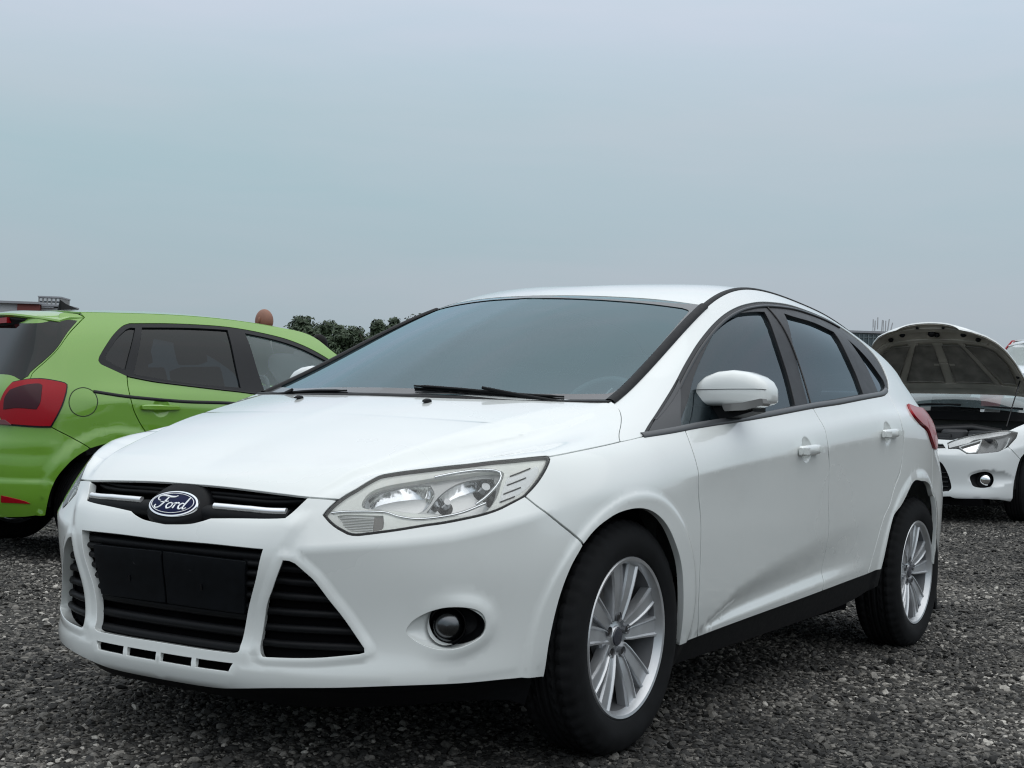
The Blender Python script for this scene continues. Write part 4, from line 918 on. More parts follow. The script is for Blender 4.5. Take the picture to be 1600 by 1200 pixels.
for t in np.linspace(-1,1,41):
    p=WF(np.array([abs(t)]))[0]; p=np.array([p[0],p[1]*(1 if t>=0 else -1),p[2]]); cw.append([(p[0]-.02,p[1],p[2]+.010),(p[0]+.025,p[1],p[2]+.004),(p[0]+.06,p[1],p[2]-.03),(p[0]-.02,p[1],p[2]-.05)])
b.loft(cw); b.obj('cowl_panel',BLACKP,car)
def wiper(a,bq,arm):
    mb=MB(); q=np.linspace(a,bq,24); P=WS.P(np.c_[abs(q[:,0]),q[:,1]])*np.c_[np.ones(24),np.sign(q[:,0]),np.ones(24)]; n=WS.N(np.c_[abs(q[:,0]),q[:,1]]); n[:,1]*=np.sign(q[:,0]); n*=np.sign(n[:,2:3])
    P=P+n*.014; mb.tube(P,[.003]*2+[.005]*20+[.003]*2,8); o=mb.obj('wiper_blade',BLACKP,car)
    mb=MB(); mb.tube(P-n*.008,.0035,6); mb.obj('wiper_rubber',RUBBER,o)
    mb=MB(); e=P[11]+n[11]*.012; mb.tube([np.array(arm),np.array(arm)*.85+e*.15+[0,0,.010],np.array(arm)*.4+e*.6+[0,0,.004],e],[.011,.009,.006,.005],10); mb.sphere(arm,(.015,.015,.012)); mb.obj('wiper_arm',BLACKP,o)
wiper((.15,.050),(.80,.012),(-.115,.63,.952)); wiper((-.86,-.030),(-.16,.004),(-.12,-.60,.945))
# roof, ditch mouldings
panel('roof',ROOF,Lp(line((0,0),(1,0)),line((1,0),(1,1)),line((1,1),(0,1)),line((0,1),(0,0))),WHITE,car,h=.04,seam=0.,sides='M',scale=(.55,1.9),flange=.015,inset=.004)
for sd in ('L','R'):
    ribbon('roof_moulding',ROOF,np.c_[np.full(50,.985),np.linspace(0,1,50)],BLACKP,car,.024,.006,sd,off=-.001)
# flanks
fend=Lp([O['bumper_seam'][0]],arch_f1,cut(sillc,arch_f1[0][-1][0],sFb),rev(fdf),cut(belt,belt[0][0][0],sF)[::-1],line(belt[0][0],O['hoodgap'][0][-1]),rev(O['hoodgap']),[HLs[1]],HLa)
bside=Lp(O['hoodrear'],rim_top,line((4.36,RE),(4.33,.90),(4.25,.66)),line((4.25,.66),(4.101,.659)),rev([O['tail_lamp'][0]]),rev([O['tail_lamp'][1][::1]])if False else [O['tail_lamp'][1][::-1]],line(O['tail_lamp'][1][0],(4.22,.545)),line((4.22,.545),(4.237,.441)),rev(O['rarch']),line(O['rarch'][0][0],(rdr[0][-1][0],rdr[0][-1][1])),rev(rdr),cut(belt,sQ,belt[0][-1][0]-.012) if sQ<belt[0][-1][0] else line(rdr[0][0],belt[0][-1]),DTOP,DFRONT,line(belt[0][0],O['hoodgap'][0][-1]))
dfr=Lp(fdf,cut(sillc,sFb,sRb),rev(rdf),cut(belt,sF,sR)[::-1])
drr=Lp(rdf,cut(sillc,sRb,sQb),rev(rdr),cut(belt,sR,sQ)[::-1])
def guide_crease(a,b):
    s=np.linspace(a,b,int((b-a)/.02)); return [np.c_[s,np.full(len(s),.567+d)] for d in (-.018,-.006,0,.006,.018)]
def scal(a,b):
    s=np.linspace(a,b,int((b-a)/.02)); rl=np.interp(s,[1.93,3.4],[.085,.19]); ru=np.interp(s,[1.93,2.03,2.2,2.9,3.3],[.09,.13,.205,.33,.36]); return [np.c_[s,rl+(ru-rl)*t] for t in (-.1,0,.1,.2,.32,.6)]
cups=[(2.667,.5655),(3.520,.569)]
def sideinv(T,tol=2e-3):
    q=SK.inv(lambda P:P[:,[0,2]],T,mask=lambda G,N:(G[:,1]>.6)&(N[:,1]>0)); return q[np.abs(SK.P(q)[:,[0,2]]-T).max(1)<tol]
def rings(k): 
    a=np.linspace(0,2*math.pi,29)[:-1]; cx,cz=CUPS[k]; return [sideinv(np.c_[cx+.045*f*np.cos(a),cz+.043*f*np.sin(a)],4e-3) for f in (.3,.6,.85,.98,1.1)]
for sd in ('L','R'):
    panel('front_wing',SK,fend,WHITE,car,h=.022,sides=sd,guides=guide_crease(1.66,1.95)+ga,flange=.02)
    panel('body_side',SK,bside,WHITE,car,h=.026,sides=sd,guides=gr,flange=.02)
    d1=panel('front_door',SK,dfr,WHITE,car,h=.024,sides=sd,guides=rings(0)+guide_crease(sF-.1,sR+.1)+scal(2.03,sRb+.1),flange=.02)
    d2=panel('rear_door',SK,drr,WHITE,car,h=.024,sides=sd,guides=rings(1)+guide_crease(sR-.1,sQ+.1)+scal(sRb-.1,3.4)+gr,flange=.02)
    for d,c in ((d1,cups[0]),(d2,cups[1])):
        q=np.array([c]); P=SK.P(q)[0]; n=np.array([0,1.,0]); L2=.088
        M=frame(P+np.array([0,.026,.004]),(-1,0,.045),(0,0,1)); b=MB()
        secs=[[(x,zz*h_,dd) for zz,dd in ((-1,-.004),(-1,.004),(-.7,.010),(0,.012),(.7,.010),(1,.004),(1,-.004),(0,-.006))] for x,h_ in ((-L2,.012),(-L2+.008,.0165),(-.03,.0175),(.05,.0175),(L2-.008,.0165),(L2,.012))]
        b.loft(secs,M=M)
        for x in (-L2+.012,L2-.012): b.box((x,0,.012),(.02,.022,.03),M)
        if sd=='R': b.V=[Vector((v.x,-v.y,v.z)) for v in b.V]; b.F=[f[::-1] for f in b.F]
        hnd=b.obj('door_handle',WHITE,d,sharp=50)
    # sill, window surround, glass
    panel('sill',SK,np.vstack([crom([(1.73,.10),(1.79,.08),(2.3,.128),(2.9,.168),(3.44,.20),(3.60,.20)],.03),crom([(3.60,.105),(3.30,.055),(2.6,.025),(1.83,.002),(1.73,-.005)],.03)]),BLACKP,car,h=.035,off=-.012,sides=sd,inset=0,flange=.05)
    dlo=Lp(belt,DTOP,DFRONT)
    gf,gr_,gq=loop(O['glass_front']),loop(O['glass_rear']),loop(O['glass_quarter'])
    tr=panel('window_surround',SK,shift(dlo,-.004),TRIM,car,holes=[gf,gr_,gq],h=.028,off=-.005,sides=sd,inset=0,flange=.016)
    ribbon('belt_moulding',SK,np.c_[cut(belt,1.60,3.76)]+[0,.008],mat('belt_grey',(.055,.058,.062),.35),tr,.022,.006,sd,off=-.001)
    ribbon('window_seal',SK,cut([[(x,y-.010) for x,y in DTOP[0]]],2.9,3.9)if False else crom([(1.72,.80),(1.86,.878),(2.03,.955),(2.2,1.003),(2.38,1.031),(2.55,1.046),(2.72,1.052),(2.86,1.053),(3.09,1.057),(3.347,1.069),(3.6,1.071),(3.76,1.058)],.02),BLACKG,tr,.012,.006,sd,off=-.003)
    for x in ((2.862,1.045,2.855,.715),(2.905,1.045,2.880,.715)):
        pass
    ribbon('pillar_seal',SK,crom([(3.012,1.052),(2.96,.90),(2.862,.71)],.02) if False else crom([(2.985,1.055),(2.93,.86),(2.858,.712)],.02),BLACKG,tr,.008,.004,sd,off=-.004)
    panel('door_glass',SK,shift(gf,-.004),TINT,car,h=.04,off=-.016,sides=sd,inset=0,flange=0)
    panel('door_glass',SK,shift(gr_,-.004),TINT,car,h=.04,off=-.016,sides=sd,inset=0,flange=0)
    panel('quarter_glass',SK,shift(gq,-.004),TINT,car,h=.04,off=-.016,sides=sd,inset=0,flange=0)
    ct=loop(O['corner_trim']); panel('corner_trim',SK,ct,mat('corner_black',(.022,.024,.027),.45),tr,h=.03,off=.0025,sides=sd,flange=.006)
    # tail lamp and the rear bumper corner
    tl=Lp(line((3.963,.674),(4.101,.659),(4.30,.655),(4.48,.64)),line((4.48,.64),(4.50,.56)),line((4.50,.56),(4.30,.535),(4.159,.556)),[O['tail_lamp'][1]])
    panel('tail_lamp',SK,tl,REDL,car,h=.025,off=.010,sides=sd,inset=.002,flange=.03)
panel('rear_bumper',SK,Lp(line((4.237,.441),(4.222,.543)),line((4.222,.543),(4.6,.55),(SK.smax,.55)),line((SK.smax,.55),(SK.smax,.10)),line((SK.smax,.10),(4.6,.11),(4.34,.13)),line((4.34,.13),(4.31,.28),(4.237,.441))),WHITE,car,h=.04,seam=SK.smax,sides='M',flange=.02)
panel('rear_valance',SK,Lp(line((4.345,.14),(4.6,.12),(SK.smax,.11)),line((SK.smax,.11),(SK.smax,-.03)),line((SK.smax,-.03),(4.6,-.02),(4.36,-.01)),line((4.36,-.01),(4.345,.14))),BLACKP,car,h=.05,seam=SK.smax,sides='M',flange=.02,off=-.008)
panel('tailgate',SK,Lp(line((4.24,.552),(SK.smax,.552)),line((SK.smax,.552),(SK.smax,RE)),line((SK.smax,RE),(4.37,RE)),line((4.37,RE),(4.34,.9),(4.26,.66),(4.24,.552))),WHITE,car,h=.05,seam=SK.smax,sides='M',flange=.02,off=-.001)
_re=edge(S_RR,4.95); _rr=edge(SK.smax,4.95)
REARP=Patch(RR,Curve(_rr),Curve(np.array([[-2.92,0,1.325],[-3.04,0,1.24],_rr[0]])),Curve(_re))
panel('rear_window',REARP,Lp(line((0,0),(1,0)),line((1,0),(1,1)),line((1,1),(0,1)),line((0,1),(0,0))),TINT,car,h=.05,seam=0.,sides='M',scale=(.5,.3),flange=0,inset=.002)
# mirrors
def mirror(sg):
    b=MB(); secs=[]
    prof=[(.018,.018),(.022,.55),(.030,.86),(.045,1),(.085,1.02),(.105,.92),(.118,.62),(.122,.25)]
    # sections along y, each a rounded outline in (x, z)
    for y,sx,z0,z1 in ((.766,.86,.990,1.056),(.769,.93,.986,1.064),(.79,.97,.985,1.083),(.83,1.02,.985,1.098),(.88,1.03,.986,1.103),(.925,1,.988,1.097),(.958,.94,.991,1.085),(.979,.84,.995,1.070),(.991,.66,1.001,1.052),(.997,.35,1.010,1.035)):
        secs.append([(-.675+.075*sx*math.copysign(abs(math.cos(a))**.46,math.cos(a)),y,z0+(z1-z0)*(.36+(.64 if math.sin(a)>0 else .36)*math.copysign(abs(math.sin(a))**(.66 if math.sin(a)>0 else .40),math.sin(a)))) for a in np.linspace(0,2*math.pi,36,endpoint=False)])
    b.loft(secs); 
    V=np.array([tuple(v) for v in b.V]); V[:,0]+=.06*(V[:,1]-.75)*0-.25*np.clip(V[:,1]-.75,0,1)*.35
    V[:,1]*=sg; F=b.F if sg<0 else [f[::-1] for f in b.F]
    o=meshobj('door_mirror',V,F,WHITE,car,sharp=60)
    def fl(b): 
        b.V=[Vector((v.x,v.y*sg,v.z)) for v in b.V]
        if sg<0: b.F=[f[::-1] for f in b.F]
        return b
    b=MB(); b.loft([[(x,y,z) for x,z in ((-.632-(y-.75)*.1,z1),(-.735-(y-.75)*.1,z1),(-.735-(y-.75)*.1,z0),(-.632-(y-.75)*.1,z0))] for y,z0,z1 in ((.70,.935,.985),(.765,.935,.9845),(.80,.938,.982),(.88,.952,.982),(.945,.972,.986))]); fl(b).obj('mirror_foot',BLACKP,o,sharp=30)
    b=MB(); b.loft([[(x,y,z) for x,z in ((-.590-(y-.75)*.10,z1),(-.60-(y-.75)*.1,z0),(-.66-(y-.75)*.1,z0),(-.66-(y-.75)*.1,z1))] for y,z0,z1 in ((.862,.977,.990),(.868,.970,.992),(.93,.975,.999),(.985,.990,1.012),(.992,.998,1.012))]); fl(b).obj('mirror_indicator',mat('indicator_clear',(.27,.27,.265),.15,coat=.5),o,sharp=30)
    b=MB(); b.tube([(-.675+.075*sx-.0875*(y-.75)+.0004,y,zz) for y,sx,zz in ((.769,.93,1.036),(.79,.97,1.037),(.83,1.02,1.038),(.88,1.03,1.040),(.925,1,1.041),(.958,.94,1.042),(.979,.84,1.042),(.991,.66,1.041))],.0011,6); fl(b).obj('mirror_seam',mat('seam_grey',(.10,.105,.11),.6),o)
    b=MB(); b.box((-.748,.87,1.038),(.006,.16,.08),bev=.002); fl(b).obj('mirror_glass',CHROME,o)
mirror(1); mirror(-1)
# wheels
def wheel(parent,c,sg,R=.325,W=.215,steer=0,detail=True,Rr=.221,dark=False):
    """outer face towards sg*y; tyre with cut tread, five twin-blade spokes"""
    M=Matrix.Translation(c)@Matrix.Rotation(steer,4,'Z')@Matrix.Diagonal((1,sg,1,1))
    hw=W/2; face=hw-.018
    rim=MB()
    rim.lathe([(Rr+.004,hw-.012),(Rr,hw-.006),(Rr-.008,hw-.008),(Rr-.013,hw-.016),(Rr-.018,hw-.03)],72)
    o=meshobj('wheel',[M@v for v in rim.V],rim.F if sg>0 else [f[::-1] for f in rim.F],ALLOY,parent,sharp=35)
    def put(b,name,m,sharp=35): 
        return meshobj(name,[M@v for v in b.V],b.F if sg>0 else [f[::-1] for f in b.F],m,o,sharp)
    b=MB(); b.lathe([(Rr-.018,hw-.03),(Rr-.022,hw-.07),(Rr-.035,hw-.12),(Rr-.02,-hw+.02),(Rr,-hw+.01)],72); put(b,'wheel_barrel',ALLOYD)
    # spokes: two blades each, a shallow web between
    def dep(r): return face-.026+.008*math.sin(min(1,max(0,(r-.05)/(Rr-.06)))*math.pi)+.018*(r/Rr)**2
    for k in range(5):
        a0=2*math.pi*k/5+math.radians(92); b=MB()
        for s in (-1,1):
            secs=[]
            for r,ca,wd in ((.050,.29,.015),(.078,.252,.0205),(.11,.232,.023),(.15,.228,.026),(.185,.232,.029),(Rr-.004,.236,.031)):
                an=a0+s*ca; dr=Vector((math.cos(an),0,math.sin(an))); tn=Vector((-math.sin(an),0,math.cos(an)))*s
                y=dep(r); p=dr*r
                secs.append([p+tn*(-wd)+Vector((0,y-.006,0)),p+tn*(-wd*.90)+Vector((0,y+.001,0)),p+tn*(-wd*.74)+Vector((0,y+.0015,0)),p+tn*(-wd*.60)+Vector((0,y-.003,0)),p+tn*(wd*.55)+Vector((0,y-.002,0)),p+tn*(wd*.72)+Vector((0,y+.0035,0)),p+tn*(wd*.90)+Vector((0,y+.003,0)),p+tn*wd+Vector((0,y-.004,0)),p+tn*wd+Vector((0,y-.030,0)),p+tn*(-wd)+Vector((0,y-.030,0))])
            b.loft(secs)
        put(b,'spoke',ALLOY,18)
        b=MB(); secs=[]
        for r,wd in ((.045,.010),(.10,.016),(.15,.021),(.196,.026)):
            dr=Vector((math.cos(a0),0,math.sin(a0))); tn=Vector((-math.sin(a0),0,math.cos(a0))); p=dr*r; y=dep(r)-.012-.010*(r/Rr)**2
            secs.append([p-tn*wd+Vector((0,y,0)),p+tn*wd+Vector((0,y,0)),p+tn*wd+Vector((0,y-.012,0)),p-tn*wd+Vector((0,y-.012,0))])
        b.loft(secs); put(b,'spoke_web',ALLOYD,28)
        an=a0+math.pi/5*0; p=Vector((math.cos(a0),0,math.sin(a0)))*.054; b=MB()
        b.lathe([(.0,-.004),(.008,-.004),(.0095,-.010),(.0095,-.03)],12,Matrix.Translation(p+Vector((0,dep(.054)+.006,0)))); put(b,'wheel_nut',mat('nut_steel',(.10,.10,.105),.3,metal=.9))
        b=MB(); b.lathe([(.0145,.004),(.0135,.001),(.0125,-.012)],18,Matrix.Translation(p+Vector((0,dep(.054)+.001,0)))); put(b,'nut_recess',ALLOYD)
    b=MB(); b.lathe([(0,.002),(.024,.002),(.0275,0),(.030,-.005),(.040,-.009),(.066,-.011),(.072,-.018),(.072,-.045)],40,Matrix.Translation((0,face-.025,0))); put(b,'wheel_hub',ALLOY)
    b=MB(); b.lathe([(0,.004),(.018,.004),(.024,.003),(.0265,.0)],32,Matrix.Translation((0,face-.0235,0))); put(b,'centre_cap',mat('cap_dark',(.03,.033,.045),.25,coat=.5))
    b=MB(); b.lathe([(0,-.02),(.07,-.02),(.075,-.032),(.138,-.032),(.140,-.055),(.0,-.055)],48,Matrix.Translation((0,.02,0))); put(b,'brake_disc',STEEL)
    b=MB(); b.lathe([(Rr-.03,-.075),(.0,-.075)],40,Matrix.Translation((0,0,0))); put(b,'brake_backplate',DARK)
    b=MB(); an=math.radians(150); b.box((.118*math.cos(an),-.02,.118*math.sin(an)),(.07,.06,.12),bev=.012); put(b,'brake_caliper',STEEL)
    # tyre
    n=200 if detail else 96; pr=[(Rr+.002,-hw+.015),(Rr+.02,-hw+.002),(R-.055,-hw-.004),(R-.028,-hw+.004),(R-.010,-hw+.018),(R-.002,-hw+.032)]
    g=[-.062,-.028,.0,.028,.062]; tread=[]
    for x in np.linspace(-hw+.034,hw-.034,27): tread.append((R,x))
    pr2=[(R-.002,hw-.032),(R-.010,hw-.018),(R-.020,hw-.008),(R-.028,hw-.004),(R-.040,hw+.001),(R-.055,hw+.004),(R-.070,hw+.003),(Rr+.022,hw-.001),(Rr+.012,hw-.004),(Rr+.008,hw-.006),(Rr+.002,hw-.012)]
    prof=pr+tread+pr2; V=[];F=[]
    for i in range(n):
        a=2*math.pi*i/n
        for r,y in prof:
            if r>R-.012:
                d=0
                if any(abs(y-q)<.0045 for q in (-.040,-.0135,.0135,.040)): d=.007
                sh=abs(y)>.048
                if detail and ((i+(int(y*260) if not sh else 0))%4==0) and (sh or abs(y)>.02): d=max(d,.0055)
                r=r-d
            elif detail and sg*0+y>hw-.02 and r>R-.032 and i%5==0: r=r-.003
            bulge=0
            V.append((r*math.cos(a),y,r*math.sin(a)))
    k=len(prof)
    for i in range(n):
        j=(i+1)%n
        for q in range(k-1): F.append((i*k+q,i*k+q+1,j*k+q+1,j*k+q))
    b=MB(); b.add(V,F); 
    # flatten where it carries the car
    for v in b.V:
        if v.z<-R+.010: v.z=-R+.010+(v.z+R-.010)*.2
    t=put(b,'tyre',RUBBER,50)
    return o
for x_ in (0,-2.648):
    for sg_ in (1,-1): wheel(car,(x_,sg_*(.789 if x_==0 else .784),.325),sg_,W=.19)
for sg in (1,-1):
    b=MB(); b.loft([[(x,sg*y,z) for x,z in ((-2.905,.42),(-2.93,.42),(-2.99,.135),(-2.965,.135))] for y in (.66,.865)]); b.obj('mud_flap',BLACKP,car,sharp=20)
# wheel housings, floor, cabin
for x in (0.01,-2.50):
    for sg in (1,-1):
        b=MB(); b.lathe([(.385,sg*.79),(.392,sg*.76),(.40,sg*.55),(.30,sg*.50),(.0,sg*.50)],40,Matrix.Translation((x,0,.33)),ang=math.pi); b.obj('wheel_housing',mat('liner',(.010,.010,.011),.85,spec=.2),car)
b=MB(); b.box((-1.25,0,.235),(1.75,1.5,.07),bev=.02); b.box((-.0,0,.26),(1.3,.95,.10),bev=.02); b.box((-2.6,0,.30),(1.4,.95,.12),bev=.02); b.obj('underbody',DARK,car)
b=MB(); b.box((.05,0,.55),(1.1,.92,.40)); b.obj('engine_block',DARK,car)
b=MB()
b.loft([[(x,y,z) for x,z in ((-.02,.50),(-.02,.93),(-.12,.965),(-.42,.93),(-.55,.90),(-.60,.84),(-.58,.70),(-.50,.50))] for y in (-.68,-.62,.62,.68)]); b.obj('dashboard',DASH,car)
b=MB(); b.loft([[(-.36,y,.93),(-.40,y,.985-.1*abs(y-.37)),(-.56,y,.975-.1*abs(y-.37)),(-.60,y,.89)] for y in np.linspace(.19,.55,9)]); b.obj('instrument_hood',DASH,car)
M=Matrix.Translation((-.70,.37,.90))@Matrix.Rotation(math.radians(65),4,'Y'); b=MB()
b.tube([(.185*math.cos(a),.185*math.sin(a),0) for a in np.linspace(0,2*math.pi,49)],.015,10,False,M); b.sphere((0,0,-.01),(.07,.08,.03),M=M); b.box((0,.11,-.005),(.04,.16,.015),M); b.box((0,-.11,-.005),(.04,.16,.015),M); b.box((.10,0,-.005),(.16,.05,.015),M); b.obj('steering_wheel',DASH,car)
def seat(x,y,w,back=.62):
    b=MB(); b.box((x,y,.48),(.50,w,.16),bev=.05); b.obj('seat_cushion',SEAT,car)
    M=Matrix.Translation((x-.24,y,.52))@Matrix.Rotation(math.radians(-18),4,'Y'); b=MB(); b.box((0,0,back/2),(.12,w,back),M,.045); s=b.obj('seat_back',SEAT,car)
    for yy in ((0,) if w<.7 else (-.38,.38)):
        b=MB(); b.box((-.0,yy,back+.12),(.09,.26,.17),M,.04); b.tube([M@Vector((0,yy-.06,back-.02)),M@Vector((0,yy-.06,back+.08))],.007); b.tube([M@Vector((0,yy+.06,back-.02)),M@Vector((0,yy+.06,back+.08))],.007); b.obj('headrest',SEAT,s)
seat(-1.12,.36,.50); seat(-1.12,-.36,.50); seat(-1.95,0,1.25,.55)
b=MB(); b.box((-1.25,0,.40),(1.5,.20,.18),bev=.03); b.obj('centre_console',DASH,car)
for sg in (1,-1):
    b=MB(); b.loft([[(-.30,sg*(.80-.0),.5),(-.30,sg*.80,.86),(-2.2,sg*.80,1.0),(-2.2,sg*.80,.5)],[(-.30,sg*(.74),.5),(-.30,sg*.74,.88),(-2.2,sg*.74,1.02),(-2.2,sg*.74,.5)]]); b.obj('door_lining',DASH,car)
b=MB(); b.box((-2.55,0,1.0),(.55,1.15,.03),bev=.005); b.obj('parcel_shelf',SEAT,car)
M=frame((-.78,0,1.285),(0,1,0),(.35,0,1)); b=MB(); b.box((0,0,0),(.23,.065,.03),M,.012); b.tube([(-.775,0,1.29),(-.785,0,1.325)],.010); b.obj('rear_view_mirror',BLACKP,car)
panel('roof_lining',ROOF,Lp(line((0,0.02),(.96,0.02)),line((.96,0.02),(.96,.97)),line((.96,.97),(0,.97)),line((0,.97),(0,0.02))),GREYIN,car,h=.09,seam=0.,sides='M',scale=(.55,1.9),flange=0,off=-.035,inset=0)
# ---------------------------------------------------------------- green hatchback behind, seen from its rear right
GREEN=mat('green_paint',(.135,.315,.020),.28,coat=1,coat_rough=.03,noise=(1.5,.04))
DGLASS=glassmat('dark_glass',(.035,.048,.06),1.42,haze=.015,hazecol=(.13,.18,.22))
CGLASS=glassmat('clear_glass',(.70,.80,.80),1.5,haze=.13,hazecol=(.42,.56,.58))  # teal film colours in a lighter interior behind the pane
VGLASS=glassmat('van_glass',(.6,.65,.64),1.6,haze=.55,hazecol=(.66,.72,.70))  # strong pale film paints the reflected sky into the glass
def root(name,label,cat,pos,rz,ry,scale=1,group=None):
    o=thing(name,label,cat,pos,0,group); o.rotation_euler=(0,ry,rz); o.scale=(scale,)*3; return o
def xz(net,T,side,tol=3e-3,s=None):
    T=np.asarray(T,float); q=net.inv(lambda P:P[:,[0,2]],T,mask=lambda G,N:(G[:,1]*side>.4)&(N[:,1]*side>0)); return q[np.abs(net.P(q)[:,[0,2]]-T).max(1)<tol]
def ecurve(net,r,a,b,n=50): return net.P(np.c_[np.linspace(a,b,n),np.full(n,r)])
PARCH=xz(PK,np.c_[-.05+.385*np.cos(np.radians(np.arange(95,-12,-3.))),.31+.385*np.sin(np.radians(np.arange(95,-12,-3.)))],-1)
def hatch(rt,paint,near=True):
    RT=PRK[-1]; o=OP; h=.03 if near else .05
    gapr=np.vstack([crom(o['gap_r'][0],.02),[PARCH[np.argmin(abs(PARCH[:,0]-1.49))]]])
    ia=np.argmin(abs(PARCH[:,0]-gapr[-1,0]))
    belt=crom(o['dlo'][0][::-1] and [o['dlo'][0][2]]+[o['dlo'][0][1],o['dlo'][0][0]]+o['dlo2'][0][1:]+[(2.65,.79),(3.02,.80)],.02)
    dlotop=np.concatenate([crom(o['dlo'][1],.01),crom(o['dlo'][2],.02),crom(o['dlo'][3]+[(3.02,.90)],.02)])
    tipa=crom([o['dlo'][0][3],o['dlo'][0][2]],.02)
    top=crom([(3.12,.92),(3.0,1.0),(2.85,1.10),(2.70,RT),(2.4,RT),(1.9,RT),(1.3,RT),(1.15,RT)],.03)
    lampR=[o['lamp'][1],o['lamp'][2],o['lamp'][3]]
    lt=[p for p in o['lamp'][1] if p[0]>o['hatch'][0][-1][0]]
    bs=Lp(o['hatch'],line(o['hatch'][0][-1],lt[0]),[lt] if len(lt)>1 else line(lt[0],o['lamp'][2][0]),[o['lamp'][2]],[o['lamp'][3]],o['seam'],[o['arch'][1]],PARCH[(PARCH[:,0]>o['arch'][1][-1][0]+.02)][:0] if False else PARCH[(PARCH[:,0]>o['arch'][1][-1][0]+.02)&(PARCH[:,0]<gapr[-1,0]+1e-6)],gapr[::-1],tipa[::-1] if False else crom([o['gap_r'][0][0],o['dlo'][0][3]],.02),dlotop,line((3.02,.90),(3.05,.82)),line((3.05,.82),(3.12,.92)),top)
    panel('body_side',PK,bs,paint,rt,h=h,sides='LR',flange=.015)
    gapf=np.vstack([crom(o['gap_f'][0],.02),[(2.12,.25),(2.12,.02)]])
    bc=lambda a,b:belt[(belt[:,0]>=a-1e-6)&(belt[:,0]<=b+1e-6)]
    rd=Lp(gapr[::-1],bc(gapr[0,0],gapf[0,0]),gapf,line((2.12,.02),PARCH[-1]),PARCH[ia:][::-1])
    d=panel('rear_door',PK,rd,paint,rt,h=h,sides='LR',flange=.015,guides=[xz(PK,np.c_[HCUP[0]+.052*f*np.cos(np.linspace(0,6.2,22)),HCUP[1]+.052*f*np.sin(np.linspace(0,6.2,22))],-1) for f in (.4,.75,1,1.1)] if near else ())
    fdl=Lp(gapf[::-1],bc(gapf[0,0],3.02),line((3.02,.80),(3.08,.5),(3.10,.02)),line((3.10,.02),(2.12,.02)))
    fdo=panel('front_door',PK,fdl,paint,rt,h=.05,sides='LR',flange=.015)
    FA=xz(PK,np.c_[2.47+.36*np.cos(np.radians(np.arange(180,-1,-6.))),.31+.36*np.sin(np.radians(np.arange(180,-1,-6.)))],-1,tol=8e-3)
    nose=Lp(line((3.08,.5),(3.03,.81)),line((3.03,.81),(3.4,.80),(PK.smax,.80)),line((PK.smax,.80),(PK.smax,0)),line((PK.smax,0),FA[-1]),FA[::-1],line(FA[0],(3.10,.1)),line((3.10,.1),(3.08,.5)))
    panel('front_end',PK,nose,paint,rt,h=.06,seam=PK.smax,sides='M',flange=.015)
    # tail
    bt=crom([(0,-.02),(.3,-.018)]+list(o['bottom'][0]),.03)
    rb=Lp(bt,[o['arch'][0]],rev(o['seam']),[o['lamp'][4]],line(o['lamp'][4][-1],(0,.54)),line((0,.54),(0,-.02)))
    bmp=panel('rear_bumper',PK,rb,paint,rt,h=h,seam=0.,sides='M',flange=.015)
    tg=Lp(line((0,.54),o['lamp'][4][-1]),[o['lamp'][5]],[o['lamp'][0]],crom([p for p in o['lamp'][1] if p[0]<o['hatch'][0][-1][0]]+[o['hatch'][0][-1]],.02),rev(o['hatch']),line(o['hatch'][0][0],(1.12,1.19),(.9,RT),(0,RT)),line((0,RT),(0,.54)))
    tgp=panel('tailgate',PK,tg,paint,rt,h=h,seam=0.,sides='M',flange=.015)
    hq=np.array(crom(o['hatch'][0],.02)); gl=np.vstack([[(0,.775),(.66,.785)],hq[(hq[:,1]>.80)&(hq[:,1]<1.14)][::-1]+[-.022,0],[(.98,1.15),(0,1.15)]])
    panel('rear_window',PK,gl,(DGLASS if near else VGLASS),tgp,h=.05,seam=0.,sides='M',off=.003,flange=.004,inset=0)
    for sd in ('L','R'):
        lm=panel('tail_lamp',PK,loop(o['lamp'],.012),REDL,rt,h=.02,off=.012,sides=sd,flange=.03,inset=.002)
        panel('lamp_seal',PK,shift(loop(o['lamp'],.012),-.006),BLACKG,lm,holes=[shift(loop(o['lamp'],.012),.004)],h=.03,off=.006,sides=sd,flange=.02,inset=0)
        if near:
            panel('lamp_chamber',PK,loop(o['lamp_dark'],.012),mat('dark_red',(.035,.002,.007),.15,spec=.3),lm,h=.02,off=.0145,sides=sd,flange=.003,inset=.001)
            panel('reverse_lens',PK,loop([[(.24,.562),(.66,.566)],[(.66,.566),(.61,.590)],[(.61,.590),(.22,.586)],[(.22,.586),(.24,.562)]]),mat('pink_lens',(.16,.06,.07),.2,spec=.3),lm,h=.02,off=.0145,sides=sd,flange=.003,inset=.001)
            panel('reflector',PK,loop(o['reflector'],.012),REDL,bmp,h=.02,off=.004,sides=sd,flange=.012,inset=.001)
            fl=loop(o['flap'],.01)
            if sd=='L': ribbon('fuel_flap',PK,np.vstack([fl,fl[:1]]),mat('gap_dark',(.02,.045,.006),.6),rt,.006,.0018,'L')
            ribbon('trim_strip',PK,crom(o['strip'][0]+[(2.3,.66),(2.9,.66)],.03),TRIM,rt,.020,.006,sd)
            P=np.array([HCUP[0],-.84,HCUP[1]]); q=xz(PK,[(HCUP[0],HCUP[1]+.06)],-1); P[1]=PK.P(q)[0][1]-.020
            b=MB(); b.loft([[(P[0]+x-.01,P[1]+dd,P[2]+zz*hh) for zz,dd in ((-1,.004),(-1,-.004),(-.6,-.011),(.6,-.011),(1,-.004),(1,.004))] for x,hh in ((-.115,.010),(-.105,.016),(-.03,.0175),(.06,.016),(.115,.012),(.122,.008))])
            for x in (-.10,.10): b.box((P[0]+x-.01,P[1]+.015,P[2]),(.02,.03,.022))
            V=np.array([tuple(v) for v in b.V])
